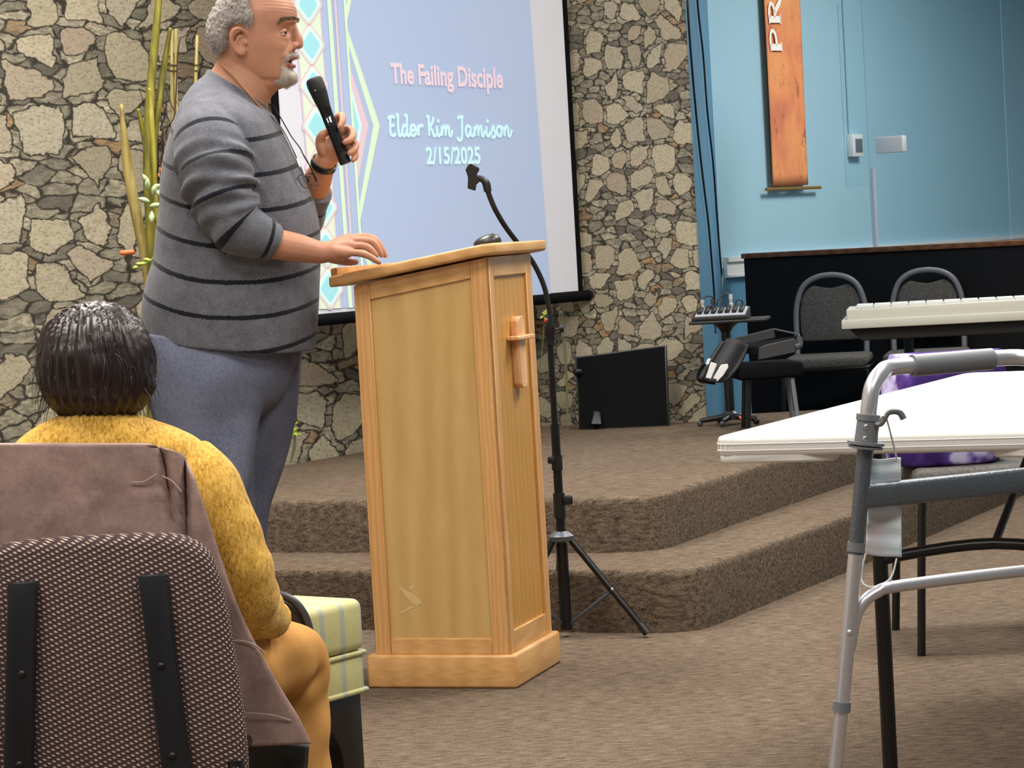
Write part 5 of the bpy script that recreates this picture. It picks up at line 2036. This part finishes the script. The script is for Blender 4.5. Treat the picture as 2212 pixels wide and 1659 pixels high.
c1, c2 = mp(657, 392, -.085), mp(674, 388, -.020)
rim(c1, 'rim')
rim(c2, 'rim')
MB().tube([c1 + V((.011, .022, .004)), (c1 + c2) / 2 + V((.004, 0, .010)), c2 - V((.009, .022, -.004))], .0013, 6, 5).build('bridge', GM, eg)
MB().tube([mp(641, 343, -.10), mp(648, 362, -.105), mp(655, 378, -.105), mp(659, 396, -.105)], [.0036, .0036, .0026, .0022], 8, 5).build('temple', M['chrome'], eg)  # near temple chromed and thickened to put in its bright highlight
MB().tube([mp(656, 336, -.03), mp(668, 356, -.01), mp(677, 376, .0), mp(684, 394, .0)], [.0018, .0018, .0016, .0016], 8, 5).build('temple', GM, eg)
MB().tube([mp(478, 140, -.055), mp(500, 160, -.078), mp(524, 188, -.088), mp(549, 217, -.080), mp(570, 240, -.066)], [.0035] * 5, 8, 6).build('neck_strap', plain('tan_leather_strap', srgb(150, 104, 66), .5), eg)
MB().tube([mp(570, 238, -.066), mp(590, 256, -.062), mp(612, 282, -.075), mp(632, 322, -.098), mp(641, 343, -.10)], .0016, 6, 6).build('cord', M['black'], eg)
MB().tube([mp(588, 226, .02), mp(606, 254, .0), mp(622, 282, -.02), mp(633, 300, -.03), mp(647, 318, -.03), mp(656, 336, -.03)], .0016, 6, 6).build('cord', M['black'], eg)
# ------------------------------------------------------------------ seated woman in mustard
YW = 4.22


def wp(x, y, d=0.0):
    return P(x, y, YW + d)


def wring(l, r, b, dc=0.0):
    return ring(l, r, b, dc, 0.0, YW)


wo = thing('person', 'seated dark-haired person in a mustard sweater and tan trousers, seen from behind', 'person', V((wp(300, 1000).x, YW + .1, 0)))
bd = MB()
hc = wp(203, 785, .02)
bd.ball(hc + V((0, 0, -.012)), (.074, .088, .094), 24, 16)
bd.ball(hc + V((.012, .085, -.02)), (.018, .02, .02)).ball(hc + V((.0, .05, -.065)), (.055, .05, .045))
bd.ball(hc + V((.078, .01, -.01)), (.012, .018, .028)).ball(hc + V((-.078, .01, -.01)), (.012, .018, .028))
bd.loft([wring((150, 820), (258, 820), .05, .02), wring((152, 880), (258, 880), .05, .015), wring((150, 930), (270, 930), .05), wring((80, 985), (350, 985), .07), wring((45, 1060), (410, 1060), .09), wring((40, 1250), (440, 1250), .12, .02), wring((30, 1420), (470, 1420), .14, .04)], 36, 5, 2.2)
bd.limb([wp(370, 1030), wp(455, 1130), wp(520, 1270, .02), wp(545, 1325, .10), wp(548, 1345, .15)], [.052, .050, .042, .036, .030])
bd.limb([wp(60, 1030), wp(-20, 1130), wp(-60, 1270, .02), wp(-10, 1340, .12), wp(60, 1370, .18)], [.052, .050, .042, .036, .030])
for sx, xs in ((1, (545, 1345)), (-1, (60, 1370))):
    h0 = wp(xs[0], xs[1], .17 if sx > 0 else .19)
    bd.ball(h0 + V((.02 * sx, .05, -.012)), (.038, .05, .02))
    for j in range(4):
        bd.limb([h0 + V(((-.024 + .016 * j), .085, -.010)), h0 + V(((-.024 + .016 * j), .125, -.018)), h0 + V(((-.024 + .016 * j), .150 - .006 * abs(j - 1.4), -.034))], [.0095, .009, .0075], 10, 3)
    bd.limb([h0 + V((-.036 * sx, .03, -.01)), h0 + V((-.050 * sx, .07, -.016)), h0 + V((-.044 * sx, .10, -.022))], [.012, .0105, .008], 10, 3)
bd.limb([wp(400, 1470, .06), wp(560, 1440, .18), wp(618, 1428, .25), wp(636, 1520, .29), wp(650, 1660, .28), wp(660, 1880, .26)], [.068, .058, .046, .042, .038, .032])
bd.limb([wp(110, 1480, .08), wp(150, 1450, .2), wp(160, 1440, .30), wp(165, 1530, .32), wp(170, 1660, .30), wp(175, 1880, .28)], [.075, .066, .056, .050, .045, .034])
for x_, d_ in ((664, .25), (177, .27)):
    f0 = G(x_, 1915 - 60 * (d_ > .3), .0)
    f0 = V((wp(x_, 1880, d_).x, YW + d_, .035))
    bd.limb([f0, f0 + V((.02, .12, -.008)), f0 + V((.03, .18, -.012))], [.036, .032, .022])
wb_ = fuse(bd, .0055, 3)
wb_.materials.append(skin_mat('skin_warm', srgb(150, 100, 76)))
localize(wb_, wo)
MB().build('body', None, wo, smooth=180, me=wb_)
# dark bob
hb = MB()
hb.ball(hc + V((.004, -.004, -.002)), (.100, .114, .107), 28, 18)
hb.ball(hc + V((.020, -.03, -.036)), (.084, .075, .062), 24, 14)
hmh = fuse(hb, .006, 5)
hco, hno = mcos(hmh), mnors(hmh)
hco = hco + hno * np.array([[.0035 * math.sin(math.atan2(p[0] - hc.x, p[1] - hc.y) * 34 + 5 * NZ.noise(V(p) * 9)) + .004 * NZ.noise(V(p) * 22)] for p in hco])
keep_front = (hco[:, 1] - hc.y > .055) & (hco[:, 2] < hc.z + .035)
hco[keep_front, 1] = hc.y + .055 + (hco[keep_front, 1] - hc.y - .055) * .1
setcos(hmh, hco)
m_h = MB().add([tuple(c) for c in hco], [tuple(p.vertices) for p in hmh.polygons])
pick = rng.sample(range(len(hco)), 350)
strands(m_h, hco[pick], hno[pick], .03, .0005, .022, .004, rng, 4, (0, 0, -1.6))
m_h.build('hair', HAIRD, wo, 80)

# mustard sweater
sw_ = MB()
wr = [((168, 886), (286, 892), .055), ((120, 900), (330, 909), .075), ((70, 925), (385, 930), .092), ((30, 960), (432, 958), .108), ((12, 1010), (455, 1005), .116), ((10, 1090), (468, 1090), .122), ((10, 1200), (478, 1200), .130), ((5, 1320), (486, 1320), .142), ((0, 1440), (520, 1440), .155), ((0, 1480), (525, 1480), .155)]
sw_.loft([wring(l, r, b, .012 * i / 3) for i, (l, r, b) in enumerate(wr)], 90, 9, 2.3, fn=lambda q, u, a: np.array(q) + np.array((math.cos(a), math.sin(a), 0)) * .005 * NZ.noise(V(q) * 8))


def wsl(s, a):
    return 1 + .035 * math.sin(s * 95 + 1.5 * math.sin(a)) * max(0, min(1, (s - .12) / .1)) + .03 * NZ.noise(V((s * 14, a, 2)))


sw_.tube([wp(392, 985, .01), wp(428, 1050, -.005), wp(455, 1110, -.008), wp(490, 1190, -.006), wp(518, 1258, .01), wp(535, 1302, .05), wp(556, 1322, .09), wp(580, 1334, .12)], [.052, .070, .070, .067, .063, .057, .051, .040], 54, 12, rf=wsl)
sw_.tube([wp(30, 985, .01), wp(-5, 1060, 0), wp(-35, 1150, 0), wp(-58, 1260, .02), wp(-40, 1320, .08), wp(10, 1345, .15)], [.060, .068, .066, .060, .052, .042], 40, 10)
sw_.tube([wp(584, 1336, .123), wp(594, 1343, .135)], [.036, .036], 30)
wsm = fuse(sw_, .0046, 3)


def mustard():
    q = N('mustard_heather_knit')
    co = q.coord('Object', (1, 1, 1))
    co2 = q.coord('Object', (1.0, .6, .42), (0, .45, 0))
    nz = q.noise(co2, 210, 4, .72, .6)
    n2 = q.noise(co, 25, 3)
    c = q.ramp(q.math('ADD', q.math('MULTIPLY', nz, .75), q.math('MULTIPLY', n2, .25)), [(.34, srgb(146, 108, 46)), (.48, srgb(212, 164, 70)), (.64, srgb(244, 198, 106))])
    q.set(c, .92, spec=.1)
    q.b.inputs['Sheen Weight'].default_value = .15
    q.bump(nz, .45, .005)
    return q.m


wsm.materials.append(mustard())
localize(wsm, wo)
MB().build('sweater', None, wo, smooth=180, me=wsm)
# tan trousers
tq = MB()
tq.loft([wring((0, 1400), (515, 1395), .14, .05), wring((-5, 1450), (530, 1450), .155, .06), wring((0, 1510), (530, 1510), .15, .07), wring((40, 1560), (500, 1560), .12, .07)], 50, 6, 2.4)
wrk = lambda s, a: 1 + .05 * math.sin(s * 62 + 2.4 * math.sin(a + 1)) + .10 * NZ.noise(V((s * 13, 1.4 * math.cos(a), 1.4 * math.sin(a))))
tq.tube([wp(410, 1470, .05), wp(500, 1445, .12), wp(570, 1425, .19), wp(612, 1418, .245), wp(632, 1440, .285), wp(640, 1500, .295), wp(648, 1580, .29), wp(654, 1680, .28), wp(664, 1880, .26)], [.085, .082, .076, .070, .063, .060, .054, .052, .055], 54, 10, rf=wrk)
tq.tube([wp(110, 1480, .06), wp(135, 1462, .15), wp(152, 1445, .24), wp(160, 1440, .29), wp(164, 1480, .32), wp(168, 1600, .31), wp(175, 1880, .28)], [.085, .08, .075, .068, .062, .055, .055], 44, 9)
wtm = fuse(tq, .0052, 3)
TAN = plain('tan_trouser_cloth', srgb(198, 146, 84), .9, var=.12, scale=40, spec=.1, bump=.1)
wtm.materials.append(TAN)
localize(wtm, wo)
MB().build('trousers', None, wo, smooth=180, me=wtm)
mb = MB().tube([wp(600, 1398, .155), wp(612, 1420, .178), wp(622, 1432, .20), wp(634, 1440, .222), wp(650, 1436, .222), wp(662, 1428, .225)], .0016, 6, 5)
mb.build('seam', plain('tan_stitching', srgb(140, 94, 48), .8), wo)
for x_, d_ in ((664, .25), (177, .27)):
    f0 = V((wp(x_, 1880, d_).x, YW + d_, 0))
    MB().loft([[f0.x + .03 * t, f0.y + .24 * t - .06, h / 2 + .001, w, 0, 0, 0, 0.0, h / 2] for t, w, h in ((0, .02, .05), (.1, .040, .085), (.35, .044, .095), (.65, .048, .07), (.9, .040, .045), (1, .015, .02))], 24, 4, 2.5).build('shoe', SHOE, wo, 60)

# ------------------------------------------------------------------ brown woven chair the woman sits on
chx, chy = P(196, 1300, 3.93).x, 3.93
chr_ = thing('upholstered_chair', 'dark brown woven chair with black metal back bars, nearest the camera', 'chair', (chx, chy + .2, 0))
TILT = 0.10


def cb_pt(x, z, d=0.0):
    """on the chair back: x across from the middle, z height, d towards the seat"""
    return V((chx + x, chy + d + (z - .62) * TILT, z))


ztop_ = P(300, 1158, 3.93).z
hw = 0.204
out = []
prof = [(hw + .030, .30), (hw + .028, .38), (hw + .020, .47), (hw + .010, .56), (hw - .002, ztop_ - .065), (hw - .016, ztop_ - .03), (hw - .045, ztop_ - .008), (hw - .085, ztop_), (0.05, ztop_ + .002)]
out = prof + [(-x, z) for x, z in prof[::-1]]
mb = MB()
mb.prism([cb_pt(x, z, .0) for x, z in out], (0, .052, 0), .019, 5)
mb.build('backrest', M['woven'], chr_, 60)


def on_cb(x, y, d=0.0):
    """point on the rear face of the chair back seen at pixel x, y"""
    n = V((0, 1, -TILT)).normalized()
    return OP(x, y, cb_pt(0, .62, -.0), n) + n * d


for mirror in (1, -1):
    def mr(p):
        return p if mirror == 1 else V((2 * chx - p.x, p.y, p.z))
    cpt = [on_cb(332, 1240), on_cb(352, 1400), on_cb(372, 1560), on_cb(392, 1720), on_cb(404, 1800)]
    mb = MB()
    fwd = V((0, -1, 0.1)).normalized()
    lft, rgt = [], []
    for p in cpt:
        lft.append(mr(p + V((-.0225, 0, 0))))
        rgt.append(mr(p + V((.0225, 0, 0))))
    pl_ = [lft[0], rgt[0], *rgt[1:], *lft[:0:-1]]
    mb.prism(pl_ if mirror == 1 else pl_[::-1], fwd * .024, .003, 2)
    bar = mb.build('back_bar', plain('black_bar_metal', srgb(26, 27, 32), .35, metal=.3), chr_, 40)
    for (bx_, by_) in ((352, 1437), (377, 1630)):
        MB().ball(mr(on_cb(bx_, by_)) + fwd * .024, (.0068, .004, .0062)).build('bolt', M['blackmet'], bar)
sz_ = .362
MB().box((chx, chy + .27, sz_ - .035), (.43, .40, .07), bev=.025, seg=4).build('seat', M['woven'], chr_, 60)
for sx in (-1, 1):
    MB().tube([V((chx + sx * .215, chy - .03, .30)), V((chx + sx * .216, chy + .02, .33)), V((chx + sx * .215, chy + .45, .325))], .012, 10, 4).build('side_rail', M['blackmet'], chr_)
    MB().tube([V((chx + sx * .215, chy - .025, .33)), V((chx + sx * .225, chy - .06, 0))], .013, 12).build('leg', M['blackmet'], chr_)
    MB().tube([V((chx + sx * .215, chy + .44, .33)), V((chx + sx * .22, chy + .46, 0))], .013, 12).build('leg', M['blackmet'], chr_)

# ------------------------------------------------------------------ mauve-brown jacket between her back and the chair
edge = catmull([(300, 962), (350, 966), (395, 985), (420, 1030), (440, 1090), (468, 1175), (498, 1265), (530, 1345), (572, 1425), (612, 1495), (646, 1550), (672, 1606)], 8)
rows = []
KR = 64
for k in range(KR):
    t = k / (KR - 1)
    q_ = edge[int(round(t * (len(edge) - 1)))]
    y0_ = q_[1]
    row = []
    for j in range(60):
        s_ = j / 59
        xl = -10 - 120 * t
        x = xl + (q_[0] - xl) * s_
        y = y0_ + (40 * t * (1 - s_) if t > .9 else 0) - 6 * (1 - s_) * t
        # folds: two deep upright pleats near the shoulder, softer waves lower down
        f1 = math.exp(-((x - 395 - 20 * t) / 11) ** 2) * .040 * math.exp(-((t - .28) / .25) ** 2)
        f2 = math.exp(-((x - 345 - 90 * max(0, t - .1)) / 9) ** 2) * .026 * math.exp(-((t - .25) / .2) ** 2)
        wv = .006 * math.sin(x * .022 + 2 * t) * (.4 + t) + .006 * NZ.noise(V((x * .012, y * .008, 0)))
        seam = 0.0
        for ys_, a_ in ((1062 + .0010 * (x - 330) ** 2, .0028), (1392 + .12 * (x - 520), .0018)):
            seam -= a_ * (1 if 0 < y - ys_ < 7 else 0)
        d_ = 4.035 - YW + (.055 if t < .06 else .0) * (1 - t / .06) + f1 + f2 + wv * .7 + seam + .030 * max(0, t - .35) * s_
        row.append(wp(x, y, d_))
    rows.append(row)
mb = MB().grid(rows)


def suede():
    q = N('mauve_brown_suede')
    co = q.coord('Object')
    a = q.noise(co, 18, 4, .6)
    b = q.noise(co, 150, 3, .6)
    q.set(q.ramp(q.math('ADD', q.math('MULTIPLY', a, .7), q.math('MULTIPLY', b, .3)), [(.3, srgb(134, 110, 104)), (.7, srgb(180, 152, 144))]), .62, spec=.25)
    q.bump(a, .25, .006)
    return q.m


LIN = plain('black_lining', srgb(12, 11, 12), .5, var=.3)
jk = mb.build('jacket', [suede(), LIN], None, 70)
so = jk.modifiers.new('thickness', 'SOLIDIFY')
so.thickness = .004
so.offset = 1
tag(jk, 'mauve brown suede jacket with black lining hung between the mustard sweater and the chair back', 'jacket')
# hem fold and lining hanging below it
je = thing_lin = MB()
rows = []
for k in range(16):
    t = k / 15
    row = []
    for j in range(30):
        s_ = j / 29
        x = 380 + (668 - 8 * t - 380) * s_
        y = 1575 + 34 * s_ + t * (150 - 30 * s_)
        row.append(wp(x, y, 4.058 - YW + .03 * s_ + .014 * math.sin(s_ * 9 + t * 2)))
    rows.append(row)
ln = MB().grid(rows).build('lining', LIN, jk, 70, world=False)
ln.modifiers.new('thickness', 'SOLIDIFY').thickness = .003
for pts in ([(284, 1042), (312, 1040), (338, 1024)], [(350, 1028), (372, 1040), (392, 1062)], [(492, 1386), (520, 1384), (552, 1394), (573, 1412)], [(508, 1540), (545, 1541), (590, 1545), (628, 1556)]):
    q3 = []
    for x, y in pts:
        t = (y - 962) / (1606 - 962)
        q3.append(wp(x, y, 4.026 - YW + .030 * max(0, t - .35)))
    MB().tube(q3, .0011, 6, 6).build('stitching', plain('pale_stitch', srgb(176, 150, 140), .7), jk, world=False)

# ------------------------------------------------------------------ black bag by her knee
bgp = wp(600, 1380, .36)
bg = thing('handbag', 'black leather handbag tucked between the tan trousers and the pale green seat', 'bag', bgp)
o = [(520, 1300), (575, 1288), (612, 1288), (645, 1312), (664, 1345), (668, 1385), (664, 1440), (560, 1450), (515, 1400)]
oo = catmull([(x, y, 0) for x, y in o + o[:1]], 5)[:-1]
MB().prism([wp(x, y, .34) for x, y, _ in oo], (0, .06, 0), .014, 4).build('body', plain('black_leather', srgb(20, 20, 23), .35), bg, 60)
rimp = [wp(x, y, .345) for x, y in ((560, 1288), (600, 1284), (632, 1296), (655, 1322), (668, 1355), (670, 1392))]
MB().tube(rimp, .007, 10, 6).build('edge_piping', plain('dark_grey_leather', srgb(58, 60, 68), .4), bg, 60)

# ------------------------------------------------------------------ tall dried-stalk arrangement by the left wall
AY = 7.75
ap = lambda x, y, d=0.0: P(x, y, AY + d)
pot = V((ap(322, 900).x, AY, 0))
gpz = FZ if False else 0.0
arr = thing('stalk_arrangement', 'tall arrangement of olive green stalks, twigs and leaves behind the striped-sweater man', 'plant', pot)
MB().lathe([(.11, 0), (.13, .01), (.15, .20), (.16, .30), (.165, .31), (.15, .312), (.14, .28)], pot, 28).build('pot', plain('terracotta_pot', srgb(150, 92, 62), .7), arr)


def stalk_mat(name, a, b):
    q = N(name)
    nz = q.noise(q.coord('Object', (3, 3, .6)), 14, 4)
    q.set(q.ramp(nz, [(.35, srgb(*a)), (.65, srgb(*b))]), .5, spec=.3)
    return q.m


OL = stalk_mat('olive_stalk', (92, 88, 36), (140, 134, 58))
YG = stalk_mat('yellow_green_stalk', (138, 134, 46), (182, 174, 78))
TN = stalk_mat('tan_stalk', (136, 120, 66), (176, 158, 98))
RD = stalk_mat('straw_reed', (156, 140, 78), (196, 182, 118))


def blade(name, pts, w, mat, th=.004):
    """flat strap leaf through pixel points with widths in photo pixels"""
    d = catmull([(x, y, dd, ww) for (x, y, dd), ww in zip(pts, w)], 8)
    s_ = AY / FPX
    rows = [[ap(x - ww / 2, y, dd), ap(x, y, dd - .006), ap(x + ww / 2, y, dd)] for x, y, dd, ww in d]
    o = MB().grid(rows).build(name, mat, arr, 70)
    o.modifiers.new('thickness', 'SOLIDIFY').thickness = th
    return o


base_ = (324, 1500)
blade('stalk', [(350, -160, .0), (343, 0, .0), (336, 80, .0), (327, 180, .0), (322, 260, -.01), (321, 380, -.01), (326, 500, 0), (330, 700, 0), (324, 1250, 0)], [8, 12, 15, 17, 20, 22, 20, 18, 14], OL)
blade('stalk', [(368, 60, .03), (360, 110, .03), (352, 160, .03), (346, 210, .02), (338, 260, .01), (333, 330, .01), (332, 480, .01), (330, 900, .01), (326, 1250, 0)], [3, 8, 12, 12, 11, 10, 10, 10, 8], OL)
blade('stalk', [(322, 190, -.02), (326, 240, -.02), (330, 300, -.02), (334, 380, -.02), (338, 470, -.02), (336, 560, -.01), (326, 1250, 0)], [5, 12, 12, 11, 10, 8, 8], YG)
blade('stalk', [(262, 225, .02), (272, 330, .02), (286, 420, .02), (302, 500, .02), (316, 570, .02), (324, 700, .02), (325, 1250, .0)], [7, 20, 24, 24, 23, 20, 14], TN)
blade('stalk', [(298, 235, .04), (306, 270, .04), (312, 310, .04), (318, 400, .03), (324, 1250, 0)], [2, 6, 6, 6, 6], YG)
for x0, y0, x1 in ((371, 66, 372), (380, 62, 380), (426, 76, 418)):
    rd = MB().tube([ap(x0, y0, .12), ap((x0 + x1) / 2, 200, .12), ap(x1, 330, .10), ap(x1 - 25, 700, .06), ap(328, 1240, 0)], [.0045, .0055, .006, .006, .006], 10, 5).build('reed', RD, arr)
    for yy in (140, 152, 240):
        xx_ = x0 + (x1 - x0) * (yy - y0) / (330 - y0)
        MB().lathe([(.0058, -.003), (.0072, 0), (.0058, .003)], ap(xx_, yy, .12), 12).build('node', plain('dark_node', srgb(110, 96, 44), .6), rd)
TW_ = plain('dark_twig', srgb(62, 42, 32), .8)
rngb = random.Random(11)
for k in range(9):
    x, y = rngb.uniform(345, 372), rngb.uniform(300, 420)
    pts = [ap(328, 1240, .02)]
    pts.append(ap(rngb.uniform(320, 345), 640, .05))
    pts.append(ap(x - 10, y, .06))
    for q_ in range(4):
        x += rngb.uniform(-26, 20)
        y -= rngb.uniform(25, 60)
        pts.append(ap(max(272, min(392, x)), y, .06 + rngb.uniform(-.03, .05)))
    MB().tube(pts, [.003, .003, .0026, .0024, .002, .0016, .001], 6, 5).build('twig', TW_, arr)
MB().tube([ap(452, 58, .14), ap(424, 60, .14), ap(400, 78, .13), ap(386, 98, .12), ap(378, 240, .10), ap(352, 640, .06), ap(328, 1240, 0)], [.001, .0014, .0018, .002, .0024, .003, .003], 6, 5).build('twig', TW_, arr)
LF = plain('lime_leaf', srgb(176, 196, 92), .5, var=.2)
LG = plain('pale_variegated_leaf', srgb(176, 196, 150), .5, var=.4, scale=60)


def leaves(name, spots, mat, size):
    for (x, y, d, an) in spots:
        c = ap(x, y, d)
        e = V((math.cos(an), -.3, math.sin(an))).normalized()
        f = e.cross(V((0, 1, 0))).normalized()
        rows = []
        for i in range(7):
            t = i / 6
            w = size * .22 * math.sin(math.pi * min(1, t * .92 + .04))
            p = c + e * (size * t) + V((0, -.004 * math.sin(t * 3), 0))
            rows.append([p - f * w, p + V((0, -.003, 0)), p + f * w])
        o = MB().grid(rows).build(name, mat, arr, 70)
        o.modifiers.new('thickness', 'SOLIDIFY').thickness = .0012


leaves('leaf', [(322, 400, -.04, 2.0), (326, 410, -.04, .4), (330, 424, -.04, 1.2), (325, 436, -.04, 2.8), (336, 440, -.04, -.3), (328, 455, -.04, -1.6), (340, 420, -.04, .9), (318, 412, -.04, 1.4), (334, 404, -.04, -1.0), (322, 446, -.04, .1)], LG, .040)
leaves('leaf', [(304, 574, -.02, 3.4), (312, 571, -.02, 3.0), (320, 567, -.02, 3.3), (328, 563, -.02, 2.9), (334, 560, -.02, .3)], LF, .028)
MB().tube([ap(302, 574, -.02), ap(320, 567, -.02), ap(336, 560, -.02), ap(330, 640, 0), ap(326, 1240, 0)], .0016, 6, 5).build('sprig_stem', LF, arr)
OR = plain('orange_petal', srgb(226, 118, 66), .6, var=.2)
MB().ball(ap(281, 545, .02), (.016, .01, .0085), 14, 8).ball(ap(270, 546, .02), (.018, .011, .009), 14, 8).build('orange_pod', OR, arr)
leaves('petal', [(347, 372, -.02, 1.5), (350, 362, -.02, 1.2), (346, 385, -.02, 1.9)], OR, .016)
leaves('orange_leaf', [(448, 162, .2, .4)], OR, .02)

STEM = plain('olive_stem', srgb(96, 100, 66), .7)
# a low arrangement on the stage behind the lectern and the man's legs
def sprig(label, base_px, Y, tips, mat, red=None, stem=.0016, size=.016):
    b_ = P(*base_px, Y)
    b0 = V((b_.x, Y, FZ if Y > 8.2 else 0))
    t = thing('plant_sprig', label, 'plant', b0)
    b0 = b0 + V((0, 0, .003))
    for (x, y) in tips:
        e = P(x, y, Y - .01)
        mid = b0.lerp(e, .6) + V((.01, 0, 0))
        MB().tube([b0, mid, e], [stem, stem, stem * .6], 6, 6).build('stem', STEM, t)
        for k in range(5):
            an = k * 1.3 + x
            c = e + V((rngb.uniform(-.008, .008), 0, rngb.uniform(-.012, .008)))
            dv = V((math.cos(an), -.3, math.sin(an))).normalized()
            f = dv.cross(V((0, 1, 0))).normalized()
            rows = []
            for i in range(6):
                u_ = i / 5
                w = size * .26 * math.sin(math.pi * min(1, u_ * .9 + .05))
                rows.append([c + dv * size * u_ - f * w, c + dv * size * u_ + V((0, -.002, 0)), c + dv * size * u_ + f * w])
            MB().grid(rows).build('leaf', mat, t, 70).modifiers.new('thickness', 'SOLIDIFY').thickness = .001
    if red:
        MB().ball(P(*red, Y - .02), (.008, .007, .008)).build('berry', plain('red_berry', srgb(170, 40, 40), .4), t)
    return t


LIME = plain('lime_green_leaf', srgb(170, 205, 60), .5, var=.15)
sprig('small lime green sprig against the stone wall beside the man\'s legs', (627, 985), 9.15, [(631, 910), (634, 922), (629, 932), (637, 936)], LIME)
sprig('small green sprig with a red berry between lectern and microphone stand', (1140, 950), 9.75, [(1178, 674), (1176, 684)], plain('yellow_green_leaf', srgb(160, 176, 84), .5), (1178, 693), .0013, .02)
GS = plain('grey_green_stem', srgb(112, 124, 92), .6)
sprig('thin grey-green stem arching behind the microphone stand', (1226, 920), 9.75, [(1206, 668), (1212, 672)], GS, None, .0025, .010)
